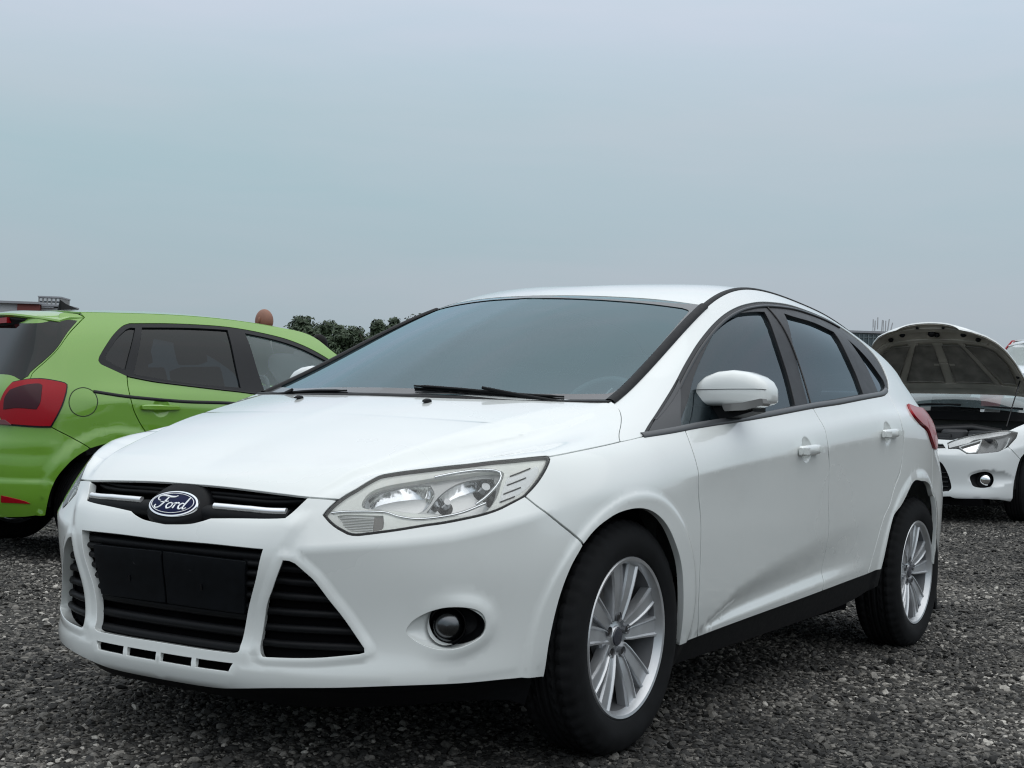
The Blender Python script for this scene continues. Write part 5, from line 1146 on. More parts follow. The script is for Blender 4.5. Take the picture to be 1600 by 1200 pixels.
            meshobj('door_handle',V*([1,1,1] if sd=='L' else [1,-1,1]),b.F if sd=='L' else [f[::-1] for f in b.F],paint,d[0] if sd=='L' else d[1])
        dl=Lp(crom([o['dlo'][0][3]]+[o['dlo'][0][2]],.02),bc(o['dlo'][0][2][0],3.02),line((3.02,.80),(3.02,.90)),dlotop[::-1])
        gq=loop(o['q_glass'],.012); gr=loop(o['r_glass'],.015); gf=Lp(rev([o['f_glass'][1]]),crom(o['f_glass'][0]+[(2.85,.98),(2.93,.90),(2.94,.815)],.02),line((2.94,.815),(2.5,.795),o['f_glass'][1][0]))
        sr=panel('window_surround',PK,shift(dl,-.004),TRIM,rt,holes=[gq,gr,gf],h=.03,off=-.003,sides=sd,flange=.012,inset=0)
        for g in (gq,gr): panel('door_glass',PK,shift(g,-.004),DGLASS if near else VGLASS,rt,h=.06,off=-.014,sides=sd,flange=0,inset=0)
        panel('door_glass',PK,shift(gf,-.004),CGLASS,rt,h=.06,off=-.014,sides=sd,flange=0,inset=0)
        ribbon('belt_seal',PK,bc(o['dlo'][0][2][0],3.0)+[0,-.004],BLACKG,sr,.012,.006,sd)
    # roof, windscreen, bonnet
    e=ecurve(PK,RT,1.15,2.70); RF_=smoothcurve([(-.20,0,1.425),(-.195,-.3,1.42),tuple(e[0])]); RR_=smoothcurve([(1.50,0,1.375),(1.47,-.3,1.37),tuple(e[-1])])
    RP=Patch(RF_,RR_,smoothcurve([(-.20,0,1.425),(.1,0,1.452),(.5,0,1.468),(.95,0,1.452),(1.25,0,1.42),(1.50,0,1.375)]),Curve(e))
    sq=Lp(line((0,0),(1,0)),line((1,0),(1,1)),line((1,1),(0,1)),line((0,1),(0,0)))
    panel('roof',RP,sq,paint,rt,h=.05,seam=0.,sides='M',scale=(.55,1.7),flange=.01,inset=.002)
    e2=np.vstack([e[-1:],PK.P(crom([(2.85,1.10),(3.0,1.0),(3.12,.92)],.03))]); 
    WP=Patch(RR_,smoothcurve([(2.25,0,.98),(2.20,-.35,.975),tuple(e2[-1])]),smoothcurve([(1.50,0,1.375),(1.88,0,1.19),(2.25,0,.98)]),Curve(e2))
    panel('windscreen',WP,sq,CGLASS,rt,h=.08,seam=0.,sides='M',scale=(.6,.9),flange=0,inset=.002)
    e3=PK.P(crom([(3.12,.86),(3.5,.80),(4.0,.80)],.05)); f3=PK.P(np.c_[np.linspace(PK.smax,4.0,12),np.full(12,.80)])
    HP=Patch(smoothcurve([(2.22,0,.965),(2.17,-.35,.96),tuple(e3[0])]),Curve(f3),smoothcurve([(2.22,0,.965),(2.7,0,.90),tuple(f3[0])]),Curve(e3))
    panel('bonnet',HP,sq,paint,rt,h=.08,seam=0.,sides='M',scale=(.7,1),flange=.01,inset=.002)
    # spoiler with brake light, aerial
    secs=[]
    for y in np.linspace(-.575,.575,25):
        u=abs(y)/.575; xr=-.19+.03*u; zr=1.421-.05*u**3; xt=-.475+.18*u**3; zt=1.392-.045*u**2.5
        secs.append([(xr,y,zr+.002),(xt*.6+xr*.4,y,(zr+zt)/2+.010),(xt,y,zt+.004),(xt-.006,y,zt-.006),(xt+.004,y,zt-.016),(xt+.06,y,zt-.03),(xr-.02,y,zr-.09)])
    b=MB(); b.loft(secs); sp=b.obj('roof_spoiler',paint,rt,sharp=30)
    secs=[]
    for y in np.linspace(-.52,.52,21):
        u=abs(y)/.575; xt=-.475+.18*u**3; zt=1.392-.045*u**2.5; secs.append([(xt+.012,y,zt-.014),(xt+.008,y,zt-.030),(xt+.05,y,zt-.115),(xt+.17,y,zt-.13),(xt+.16,y,zt-.03)])
    b=MB(); b.loft(secs); b.obj('spoiler_underside',BLACKP,sp,sharp=30)
    b=MB(); b.loft([[(-.470,y,1.366),(-.470,y,1.335),(-.40,y,1.335),(-.40,y,1.366)] for y in (-.24,-.23,.23,.24)]); b.obj('brake_light',REDL,sp)
    if near:
        b=MB(); b.loft([[(-.17+x,s*.018*w_,z) for s in (-1,1)]+[(-.17+x2,s*.003,z2) for s in (1,-1)] for x,z,x2,z2,w_ in ((.105,1.44,.106,1.442,.5),(.12,1.444,.118,1.505,1),(.16,1.448,.155,1.482,1),(.23,1.452,.228,1.457,.6))]); b.obj('roof_aerial',BLACKP,rt,sharp=30)
    for x,sg in ((-.03,1),(-.03,-1),(2.47,1),(2.47,-1)): wheel(rt,(x,sg*.715,.305),sg,R=.305,W=.195,detail=False,Rr=.20)
    for x in (-.03,2.47):
        for sg in (1,-1):
            b=MB(); b.lathe([(.375,sg*.77),(.385,sg*.74),(.39,sg*.5),(0,sg*.48)],32,Matrix.Translation((x,0,.31)),ang=math.pi); b.obj('wheel_housing',MATS['liner'],rt)
    b=MB(); b.box((1.25,0,.24),(1.8,1.4,.08)); b.box((1.25,0,.27),(3.5,.9,.08)); b.obj('underbody',DARK,rt)
    for y in (-.36,.36):
        for x,w_ in ((.95,.48),(.05,.55)):
            b=MB(); b.box((x+.1,y,.50),(.5,w_,.14),bev=.04); M=Matrix.Translation((x-.12,y,.54))@Matrix.Rotation(math.radians(-16),4,'Y'); b.box((0,0,.30),(.12,w_,.60),M,.04); b.box((0,0,.70),(.09,.26,.16),M,.04); b.obj('seat',SEAT,rt)
    b=MB(); b.box((1.95,0,.80),(.5,1.35,.25),bev=.05); b.obj('dashboard',DASH,rt)
    M=Matrix.Translation((1.50,.36,.93))@Matrix.Rotation(math.radians(-65),4,'Y'); b=MB(); b.tube([(.18*math.cos(a),.18*math.sin(a),0) for a in np.linspace(0,2*math.pi,33)],.014,8,False,M); b.box((0,0,0),(.06,.34,.015),M); b.obj('steering_wheel',DASH,rt)
    for sg in (1,-1):
        V=np.array([[2.02,.86*sg,.96],[2.0,1.02*sg,.965]]); b=MB(); b.loft([[(2.05-.06*c_,y,.975+.06*s_*k) for c_,s_ in ((1,-1),(1.4,-.3),(1.3,.6),(.8,1),(-.1,.8),(-.3,0),(-.1,-.9))] for y,k in ((sg*.80,.5),(sg*.83,.9),(sg*.90,1.05),(sg*.97,.9),(sg*.99,.5))]); b.obj('door_mirror',paint,rt)
gcar=root('parked_car','lime green five door hatchback seen from its rear behind the white car','car',POLO_POS,POLO_RZ,POLO_RY)
hatch(gcar,GREEN)
# a second, white one beyond the open bonnet at the right
wcar=root('parked_van','white van with a tall rear window cut off at the right edge of the photo','van',(-15.2,-.98,.32),math.radians(180),-.026,1.33)
hatch(wcar,WHITE2,near=False)
panel('high_lamp',PK,np.array([(.86,1.075),(1.06,1.075),(1.16,1.13),(1.34,1.185),(1.34,1.198),(.95,1.198)]),REDL,wcar,h=.03,off=.012,sides='LR',flange=.02,inset=0)
# ---------------------------------------------------------------- white saloon with its bonnet propped up
kc=root('parked_car','white saloon facing forward with its bonnet raised and engine bay showing','car',KIA_POS,KIA_RZ,KIA_RY)
o=OK_
KA=np.array(o['arch'][0]); ka=crom(o['arch'][0],.02)
KAR=xz(KK,np.c_[.085+.385*np.cos(np.radians(np.arange(52,190,4.))),.31+.385*np.sin(np.radians(np.arange(52,190,4.)))],1,8e-3)
itk=np.concatenate([crom([(0,o['intake'][0][1][1])]+list(o['intake'][0][1:]),.015),crom(o['intake'][1],.01)[1:],crom([o['intake'][2][0],o['intake'][2][1],(0,o['intake'][2][1][1])],.02)[1:]])
grc=np.concatenate([crom([(0,o['grille'][0][1][1]+.008),o['grille'][0][1]],.02),crom(o['grille'][1],.01)[1:][:1],crom([o['grille'][1][-1] if False else o['grille'][2][0],(0,o['grille'][2][1][1])],.02)])
kb=Lp(crom([(0,.03)]+list(o['bottom'][0]),.02),ka[:np.argmin(abs(ka[:,1]-o['seam'][0][-1][1]))+1],rev(o['seam']),crom([p for p in o['lamp'][2] if p[0]<o['seam'][0][0][0]],.02),[o['lamp'][3]],rev([o['lamp'][0][:2]])[0:1] if False else [o['lamp'][4]],crom([o['lamp'][0][0],o['lamp'][0][1]],.02),crom([o['lamp'][0][1],(.30,.625),(0,.645)],.02),line((0,.645),(0,grc[0][1])),grc,line((0,grc[-1][1]),(0,itk[0][1])),itk,line((0,itk[-1][1]),(0,.03)))
fgh=loop(o['fog_hole'],.008)
kbm=panel('front_bumper',KK,kb,WHITE2,kc,holes=[fgh],h=.025,seam=0.,sides='M',flange=.02,guides=[shift(fgh,-.012),shift(fgh,-.03)])
panel('intake_mesh',KK,np.array([(0,.06),(.36,.06),(.30,.42),(0,.42)]),BLACKP,kc,h=.05,off=-.045,seam=0.,sides='M',flange=0,inset=0)
for r in (.13,.17,.21,.25,.29): ribbon('intake_slat',KK,np.c_[np.linspace(-.30,.30,30),np.full(30,r)],BLACKG,kc,.016,.008,'L',off=-.028)
panel('upper_grille',KK,np.array([(0,.50),(.27,.50),(.29,.58),(0,.58)]),BLACKG,kc,h=.04,off=-.02,seam=0.,sides='M',flange=0,inset=0)
panel('grille_frame',KK,np.vstack([[(0,o['grille_frame'][0][1][1]+.012)],o['grille_frame'][0][1:2],o['grille_frame'][2][:1],[(0,o['grille_frame'][2][1][1]-.004)]]),SATIN,kc,holes=[],h=.03,off=.0025,seam=0.,sides='M',flange=.006,inset=0) if False else None
for sd in ('L','R'):
    hl2=loop(o['lamp'],.012); ln=panel('headlamp',KK,hl2,LENS,kc,h=.03,sides=sd,flange=.004,off=.001)
    panel('lamp_housing',KK,shift(hl2,.002),mat('lamp_grey',(.16,.165,.17),.3,metal=.4),ln,h=.04,off=-.05,sides=sd,flange=-.045,lip=0,inset=0)
    panel('lamp_brow',KK,Lp([o['lamp'][0]],crom([o['lamp'][0][-1],(.86,.640),(.55,.655),(.47,.60),(.30,.545)],.02)),mat('lamp_silver',(.50,.51,.52),.25,metal=.5),ln,h=.03,off=-.012,sides=sd,flange=.03,inset=.002)
    t=loop(o['lamp_tri'],.01); ribbon('lamp_strip',KK,np.vstack([t,t[:1]]),mat('lamp_white',(.80,.82,.82),.3),ln,.012,.006,sd,off=-.012,closed=False)
    panel('lamp_mirror',KK,shift(t,.004),REFL,ln,h=.02,off=-.035,sides=sd,flange=-.02,lip=0,inset=0)
    q=np.array([o['eye'][0][0]]); P=KK.P(q)[0]; n=KK.N(q)[0]; n=n*.4+np.array([.9,.15,.05])*.6; n/=np.linalg.norm(n); sg=1 if sd=='L' else -1
    M=frame(P-n*.045,np.cross((0,0,1),n),(0,0,1))@Matrix.Rotation(math.pi/2,4,'X')
    for nm,pr,mm in (('lamp_ring',[(.058,.01),(.058,-.03),(.050,-.034),(.042,-.02)],CHROME),('lamp_projector',[(.043,-.018),(.034,-.030),(.018,-.038),(0,-.040)],mat('projector',(.10,.11,.12),.05,coat=1))):
        b=MB().lathe(pr,28,M); V=np.array([tuple(v) for v in b.V]); meshobj(nm,V*[1,sg,1],b.F if sg>0 else [f[::-1] for f in b.F],mm,ln)
    ribbon('lamp_strip',KK,crom([(.655,.505),(.74,.500),(.84,.545),(.90,.60)],.02),mat('lamp_white',(.8,.82,.82),.3),ln,.012,.006,sd,off=-.014)
    pod=panel('fog_lamp',KK,shift(fgh,-.004),BLACKP,kc,h=.04,off=-.03,sides=sd,flange=0,inset=0)
    q=np.array([o['fog'][0][0]]); P=KK.P(q)[0]; n=KK.N(q)[0]; n=n*.3+np.array([.95,.12,0])*.7; n/=np.linalg.norm(n); M=frame(P-n*.005,np.cross((0,0,1),n),(0,0,1))@Matrix.Rotation(math.pi/2,4,'X')
    for nm,pr,mm in (('fog_ring',[(.070,.03),(.070,-.004),(.064,-.008),(.058,0)],BLACKG),('fog_reflector',[(.060,0),(.045,.02),(.02,.03),(0,.03)],REFL),('fog_bulb',[(.02,.03),(.02,-.002),(.012,-.008),(0,-.009)],CHROME),('fog_glass',[(.060,-.002),(.04,-.010),(.0,-.013)],LENS)):
        b=MB().lathe(pr,28,M); V=np.array([tuple(v) for v in b.V]); meshobj(nm,V*[1,sg,1],b.F if sg>0 else [f[::-1] for f in b.F],mm,pod)
    wg=Lp([o['seam'][0]],ka[np.argmin(abs(ka[:,1]-o['seam'][0][-1][1])):],KAR,line(KAR[-1],(1.72,.05)),line((1.72,.05),(1.72,.66),(1.62,.74)),crom([(1.62,.74),(1.20,.735),(.92,.675)],.03),line((.92,.675),o['lamp'][1][1]),crom([o['lamp'][1][1],o['lamp'][1][2]],.02),crom([p for p in o['lamp'][2] if p[0]>o['seam'][0][0][0]],.02))
    panel('front_wing',KK,wg,WHITE2,kc,h=.03,sides=sd,flange=.015)
    panel('body_side',KK,Lp(line((1.72,.05),(3.5,.05),(4.9,.05)),line((4.9,.05),(4.9,.72)),line((4.9,.72),(3.5,.68),(1.72,.66)),line((1.72,.66),(1.72,.05))),WHITE2,kc,h=.06,sides=sd,flange=.015)
    top=crom([(1.62,.86),(1.75,1.0),(2.2,1.0),(2.9,1.0),(3.6,1.0),(4.4,1.0)],.04)
    panel('roof_rail',KK,Lp(top,line((4.4,1.0),(4.9,.74)),crom([(4.9,.74),(4.4,.86),(3.7,.95),(2.9,.95),(2.3,.93),(1.95,.83),(1.72,.68),(1.64,.74)],.04),line((1.64,.74),(1.62,.86))),WHITE2,kc,h=.04,sides=sd,flange=.012)
    panel('door_glass',KK,Lp(crom([(1.74,.675),(3.0,.69),(4.7,.73)],.05),crom([(4.7,.73),(4.3,.86),(3.7,.94),(2.9,.94),(2.3,.92),(1.95,.82),(1.74,.675)],.04)),DGLASS,kc,h=.08,sides=sd,flange=0,off=-.008)
panel('rear_end',KK,Lp(line((4.92,.05),(KK.smax,.05)),line((KK.smax,.05),(KK.smax,1.0)),line((KK.smax,1.0),(5.0,.9)),line((5.0,.9),(4.92,.05))),WHITE2,kc,h=.08,seam=KK.smax,sides='M',flange=.01)
kt=KK.P(top); kte=kt[np.argmin(abs(kt[:,0]+1.05)):]
sq=Lp(line((0,0),(1,0)),line((1,0),(1,1)),line((1,1),(0,1)),line((0,1),(0,0)))
kw=kt[:np.argmin(abs(kt[:,0]+1.05))+1]
KWF=smoothcurve([(-.16,0,1.03),(-.18,.35,1.015),tuple(kw[0])]); KWR=smoothcurve([(-.98,0,1.40),(-1.0,.3,1.395),tuple(kw[-1])])
kws=panel('windscreen',Patch(KWF,KWR,smoothcurve([(-.16,0,1.03),(-.57,0,1.235),(-.98,0,1.40)]),Curve(kw)),sq,glassmat('saloon_windscreen',(.5,.6,.6),1.7,haze=.40,hazecol=(.27,.35,.37)),kc,h=.06,seam=0.,sides='M',scale=(.65,.9),flange=0,inset=.002)
panel('roof',Patch(KWR,smoothcurve([(-2.9,0,1.30),(-2.9,.3,1.28),tuple(kte[-1])]),smoothcurve([(-.98,0,1.40),(-1.5,0,1.45),(-2.1,0,1.44),(-2.9,0,1.30)]),Curve(kte)),sq,WHITE2,kc,h=.07,seam=0.,sides='M',scale=(.6,1.9),flange=.01,inset=.002)
# raised bonnet: hinged along its rear edge, sheet metal outside, pressed frame and dark pads inside
HL=.98; ANG=math.radians(36)
def bon(u,v,d=0):
    """u across -1..1, v from the hinge 0 to the nose 1, d below the skin"""
    hw=np.interp(v,[0,.25,.5,.65,.78,.88,.95,1.0],[.745,.73,.685,.64,.58,.50,.41,.29])
    x=v*HL; y=u*hw
    z=.050*np.sin(np.pi*np.clip(v,0,1)*.55)-.045*np.clip(v-.6,0,1)**2*6*.4-.050*u*u-.03*np.abs(u)**6-d
    x=x+(-.055*(1-u*u))*(1-v)     # the hinge edge bows rearwards at the middle
    c,s=math.cos(ANG),math.sin(ANG)
    return np.stack([-.30+x*c-z*s,y,1.20+x*s+z*c],-1)
def sheet(f,nu,nv,u0=-1,u1=1,v0=0,v1=1):
    U,V=np.meshgrid(np.linspace(u0,u1,nu),np.linspace(v0,v1,nv),indexing='ij'); P=f(U.ravel(),V.ravel()); F=[(i*nv+j,(i+1)*nv+j,(i+1)*nv+j+1,i*nv+j+1) for i in range(nu-1) for j in range(nv-1)]; return P,F
Pt,Ft=sheet(lambda u,v:bon(u,v),40,26); Pb,Fb=sheet(lambda u,v:bon(u,v,.015),40,26)
b=MB(); b.add(Pt,[f for f in Ft]); b.add(Pb,[f[::-1] for f in Fb]); n0=len(Pt)
edge_=[i*26 for i in range(40)],[i*26+25 for i in range(40)],list(range(26)),[39*26+j for j in range(26)]
for e in edge_:
    for a,c_ in zip(e[:-1],e[1:]): b.F.append((a,c_,c_+n0,a+n0))
bon_o=b.obj('raised_bonnet',WHITE2,kc,sharp=50)
INN=mat('bonnet_inner',(.40,.375,.325),.55,noise=(6,.15)); PADM=mat('bonnet_pad',(.19,.18,.16),.95,noise=(9,.30))
def slab(name,poly,d0,d1,m,par,res=10):
    """plate following the bonnet, outline in (u, v)"""
    p=np.array(poly,float); 
    class S_:
        def P(s,q): return bon(q[:,0],q[:,1],d1)
        def N(s,q): return -Net.bn(s,q,s.P,4e-3)
    S=S_(); lp=loop([p.tolist()+[p[0].tolist()]] if False else [[tuple(a),tuple(c_)] for a,c_ in zip(p,np.roll(p,-1,0))],.03)
    # flip so that the plate faces downwards
    class S2:
        def P(s,q): return bon(-q[:,0],q[:,1],d1)
        def N(s,q): return Net.bn(s,q,s.P,4e-3)
    lp=lp*[-1,1]
    return panel(name,S2(),lp,m,par,h=.05,inset=0,lip=.004,flange=d1-d0,scale=(.7,1))
fr=slab('bonnet_frame',[(-.994,.008),(-.5,.007),(0,.006),(.5,.007),(.994,.008),(.994,.55),(.99,.80),(.985,.94),(.95,.985),(.3,.993),(-.3,.993),(-.95,.985),(-.985,.94),(-.99,.80),(-.994,.55)],.013,.019,INN,bon_o)
# raised ribs round the hollow middle, cross bars, nose channel
def rib(pts,w_=.03,hh=.016,n=24,closed=False):
    q=crom([(-u,v) for u,v in pts],.02)
    class S2:
        def P(s,q): return bon(-q[:,0],q[:,1],.026)
        def N(s,q): return Net.bn(s,q,s.P,4e-3)
    return ribbon('bonnet_rib',S2(),q,INN,bon_o,w_,hh,'L')
rib([(-.86,.10),(-.4,.125),(0,.13),(.4,.125),(.86,.10)],.07,.022); rib([(-.86,.10),(-.93,.16),(-.95,.4),(-.90,.62),(-.78,.72)],.05,.02); rib([(.86,.10),(.93,.16),(.95,.4),(.90,.62),(.78,.72)],.05,.02)
rib([(-.78,.72),(-.4,.745),(0,.75),(.4,.745),(.78,.72)],.045,.02); rib([(-.90,.86),(-.5,.905),(0,.915),(.5,.905),(.90,.86)],.06,.018)
rib([(0,.16),(.0,.40),(0,.72)],.10,.014); rib([(.62,.13),(.50,.40),(.36,.73)],.05,.016); rib([(-.62,.13),(-.50,.40),(-.36,.73)],.09,.016); rib([(-.14,.42),(.14,.42)],.03,.022); rib([(-.14,.47),(.14,.47)],.03,.020)
for pl in ([(.07,.19),(.56,.19),(.45,.42),(.33,.69),(.07,.69)],[(.70,.19),(.86,.20),(.87,.45),(.80,.62),(.68,.68),(.42,.69),(.56,.42)]):
    for s in (1,-1): slab('insulation_pad',[(u*s,v) for u,v in (pl if s>0 else pl[::-1])],.024,.034,PADM,bon_o)
for u,v,r_ in ((-.02,.86,.03),(.06,.84,.022),(-.55,.86,.022),(.55,.86,.022),(.30,.955,.012),(-.30,.955,.012),(.93,.30,.014),(-.93,.30,.014),(-.72,.80,.02),(.72,.80,.02)):
    P=bon(np.array([u]),np.array([v]),.034)[0]; b=MB(); b.sphere(P,(r_,r_*1.3,r_),12,8); b.obj('bonnet_fitting',BLACKP,bon_o)
b=MB(); b.tube([bon(np.array([.93]),np.array([.25]),.03)[0],(.30,.66,.86)],.006,8); b.obj('bonnet_strut',BLACKG,kc)
# engine bay
EB=mat('engine_plastic',(.014,.0145,.016),.45); EB2=mat('engine_grey',(.05,.051,.054),.5)
b=MB(); b.box((.15,0,.42),(.75,1.30,.36)); b.box((.53,0,.42),(.16,.80,.36)); b.obj('engine_bay',DARK,kc)
b=MB(); b.box((.22,-.05,.735),(.46,.52,.10),bev=.035); b.obj('engine_cover',EB,kc)
b=MB(); b.box((.26,.46,.72),(.26,.24,.14),bev=.02); b.box((.26,.46,.80),(.24,.22,.03),bev=.01); b.obj('battery',EB2,kc)
b=MB(); b.lathe([(0,.02),(.10,.02),(.12,.0),(.12,-.06)],28,Matrix.Translation((.30,.20,.80))@Matrix.Rotation(math.pi/2,4,'X')); b.obj('air_filter',EB2,kc)
b=MB(); b.tube([(.05,.55,.80),(.12,.30,.84),(.2,.05,.82),(.30,-.25,.80)],.035,12); b.obj('air_hose',EB,kc)
b=MB(); b.box((.58,0,.735),(.10,1.25,.03),bev=.01); b.obj('slam_panel',EB,kc)
b=MB(); b.loft([[(-.08+.0*y,y,.905),(-.17,y,.985),(-.26,y,.985),(-.26,y,.90)] for y in np.linspace(-.72,.72,9)]); b.obj('cowl_panel',BLACKP,kc)
b=MB(); b.tube([(-.20,.10,1.02),(-.22,.40,1.03),(-.26,.66,1.02)],.012,8); b.obj('wiper_arm',BLACKP,kc)
b=MB(); b.tube([(-.20,-.55,1.02),(-.2,-.2,1.045),(-.19,.1,1.045)],.012,8); b.obj('wiper_arm',BLACKP,kc)
for x,sg in ((.075,1),(.0,-1),(-2.65,1),(-2.65,-1)): wheel(kc,(x,sg*.755,.315),sg,R=.315,W=.205,detail=False,Rr=.205)
for x in (.07,-2.65):
    for sg in (1,-1):
        b=MB(); b.lathe([(.375,sg*.79),(.385,sg*.77),(.39,sg*.5),(0,sg*.48)],32,Matrix.Translation((x,0,.31)),ang=math.pi); b.obj('wheel_housing',MATS['liner'],kc)
b=MB(); b.box((-1.3,0,.24),(1.9,1.4,.08)); b.box((-1.3,0,.27),(4.0,.9,.08)); b.box((.62,0,.19),(.28,1.15,.06)); b.obj('underbody',DARK,kc)
b=MB(); b.box((-.55,0,.88),(.5,1.35,.18),bev=.05); b.obj('dashboard',DASH,kc)
for y in (-.36,.36):
    b=MB(); b.box((-1.2,y,.50),(.5,.5,.14),bev=.04); M=Matrix.Translation((-1.42,y,.54))@Matrix.Rotation(math.radians(-16),4,'Y'); b.box((0,0,.30),(.12,.5,.60),M,.04); b.box((0,0,.70),(.09,.26,.16),M,.04); b.obj('seat',SEAT,kc)
for sg in (1,-1):
    b=MB(); b.loft([[(-.55-.05*c_,y,1.02+.065*s_*k) for c_,s_ in ((-1,-1),(-1.4,-.3),(-1.3,.6),(-.8,1),(.1,.8),(.3,0),(.1,-.9))] for y,k in ((sg*.84,.5),(sg*.87,.9),(sg*.94,1.05),(sg*1.01,.9),(sg*1.03,.5))]); b.obj('door_mirror',WHITE2,kc)
# ---------------------------------------------------------------- background: people, trees, buildings
def from_px(x,y,dist):
    """point seen at that place of the photograph, dist metres along the view axis (survey helper)"""
    M=SC.camera.matrix_world; v=M.to_3x3()@Vector(((x-800)/FPX,-(y-600)/FPX,-1)); return M.translation+v*dist
def gz(x,y): return float(.026*.25*np.logaddexp(0,-(x+2.9)/.25)+.050*sst(1.9,3.1,-y))
# two people beyond the green car
def skin_mesh(name,chains,m,parent,sub=2):
    V=[];E=[];R=[]
    for ch in chains:
        st=ch[0]
        for k,(p,r) in enumerate(ch):
            if k==0 and isinstance(p,int): last=p; continue
            V.append(p);R.append(r)
            if k>0: E.append((last,len(V)-1))
            last=len(V)-1
    me=D.meshes.new(name); me.from_pydata(V,E,[]); o=link(name,me,parent)
    md=o.modifiers.new('skin','SKIN'); md.use_smooth_shade=True
    for v,r in zip(me.skin_vertices[0].data,R): v.radius=r if hasattr(r,'__len__') else (r,r)
    me.skin_vertices[0].data[0].use_root=True
    s=o.modifiers.new('sub','SUBSURF'); s.levels=s.render_levels=sub
    dg=bpy.context.evaluated_depsgraph_get(); me2=D.meshes.new_from_object(o.evaluated_get(dg)); o.modifiers.clear(); o.data=me2; D.meshes.remove(me)
    me2.materials.clear(); me2.materials.append(m); me2.polygons.foreach_set('use_smooth',[True]*len(me2.polygons)); return o
def person(label,pos,rz,H,skin,hair,top,legs,bald):
    rt=thing('person',label,'person',pos,rz); k=H/1.78
    SKN=mat('skin_'+('a' if bald else 'b'),skin,.5,noise=(14,.10)); TOP=mat('shirt_'+('a' if bald else 'b'),top,.85,noise=(10,.12)); LEG=mat('trousers_'+('a' if bald else 'b'),legs,.85,noise=(12,.15))
    def s(*p): return tuple(c*k for c in p)
    # facing +x; pelvis first
    ch=[[(s(0,0,.95),(.11*k,.085*k)),(s(0,0,1.10),(.105*k,.08*k)),(s(-.01,0,1.28),(.11*k,.08*k)),(s(-.02,0,1.42),(.11*k,.075*k)),(s(-.01,0,1.50),.06*k),(s(.0,0,1.55),.055*k)]]
    for g in (1,-1):
        ch.append([(0,0),(s(0,.10*g,.90),.095*k),(s(.01,.11*g,.50),.062*k),(s(-.01,.11*g,.10),.042*k),(s(.06,.115*g,.045),.042*k),(s(.15,.12*g,.03),.032*k)])
        i=3; ch.append([(i,0),(s(-.02,.19*g,1.41),.062*k),(s(-.03,.235*g,1.13),.045*k),(s(.06,.245*g,.90),.033*k),(s(.09,.245*g,.83),.036*k)])
    body=skin_mesh('body',ch,SKN,rt)
    # head, ears, nose joined into the same mesh
    bm=bmesh.new(); bm.from_mesh(body.data); hb=MB()
    hc=Vector(s(.015,0,1.675)); V=[];F=[]
    hb.sphere((0,0,0),1,28,20)
    for v in hb.V:
        x,y,z=v; fx=.098+.008*(z<0)*0; 
        px=x*(.100 if x<0 else .094); py=y*.077*(1-.12*max(0,-z)); pz=z*(.118)
        if z<-.2 and x>0: px+=.012*(-z-.2)
        if x<0 and z<-.3: px*=1-.35*(-z-.3)
        if x>.75 and abs(y)<.25: px+=.022*math.exp(-((z+.12)/.16)**2)*(1-abs(y)/.25)      # nose
        if x>.6: px-=.008*math.exp(-((z-.12)/.10)**2)*math.exp(-((abs(y)-.38)/.16)**2)         # eye sockets
        if x>.7: px-=.004*math.exp(-((z+.42)/.05)**2)                                            # mouth line
        V.append(hc+Vector((px,py,pz))*k)
    n0=len(bm.verts); vs=[bm.verts.new(v) for v in V]
    for f in hb.F:
        q=[vs[i] for i in dict.fromkeys(f)]
        try: bm.faces.new(q)
        except ValueError: pass
    for g in (1,-1):
        eb=MB(); eb.sphere((0,0,0),1,12,8); ev=[bm.verts.new(hc+Vector((-.004+v.x*.017-.006*v.z,g*(.078+v.y*.010),.0+v.z*.033))*k) for v in eb.V]
        for f in eb.F:
            try: bm.faces.new([ev[i] for i in f])
            except ValueError: pass
        # hand: palm and five fingers
    for f in bm.faces: f.smooth=True
    bm.to_mesh(body.data); bm.free()
    for g in (1,-1):
        w=Vector(s(.09,.245*g,.83)); hm=MB(); hm.sphere(w+Vector((.01,0,-.035))*k,(.022*k,.016*k,.05*k),10,8)
        for q,(dx,ln) in enumerate(((.026,.070),(.010,.082),(-.006,.078),(-.020,.062))): hm.tube([w+Vector((dx,0,-.07))*k,w+Vector((dx*1.1,-.004*g,-.07-ln*.5))*k,w+Vector((dx*1.1,-.016*g,-.07-ln))*k],[.0085*k,.008*k,.006*k],8)
        hm.tube([w+Vector((.026,0,-.02))*k,w+Vector((.048,-.012*g,-.05))*k,w+Vector((.052,-.016*g,-.078))*k],[.010*k,.0095*k,.007*k],8)
        hm.obj('hand',SKN,body)
    sh=[[(s(0,0,.84),(.185*k,.155*k)),(s(0,0,.98),(.185*k,.155*k)),(s(0,0,1.12),(.185*k,.15*k)),(s(-.01,0,1.28),(.20*k,.155*k)),(s(-.02,0,1.42),(.19*k,.13*k)),(s(-.01,0,1.50),(.085*k,.085*k))]]
    for g in (1,-1): sh.append([(4,0),(s(-.02,.20*g,1.41),.088*k),(s(-.03,.238*g,1.20),.074*k),(s(-.02,.240*g,1.12),.070*k)])
    skin_mesh('shirt',sh,TOP,rt)
    tr=[[(s(0,0,1.02),(.165*k,.135*k)),(s(0,0,.92),(.17*k,.14*k))]]
    for g in (1,-1): tr.append([(1,0),(s(0,.10*g,.86),.122*k),(s(.01,.11*g,.50),.088*k),(s(-.01,.11*g,.09),.074*k)])
    skin_mesh('trousers',tr,LEG,rt)
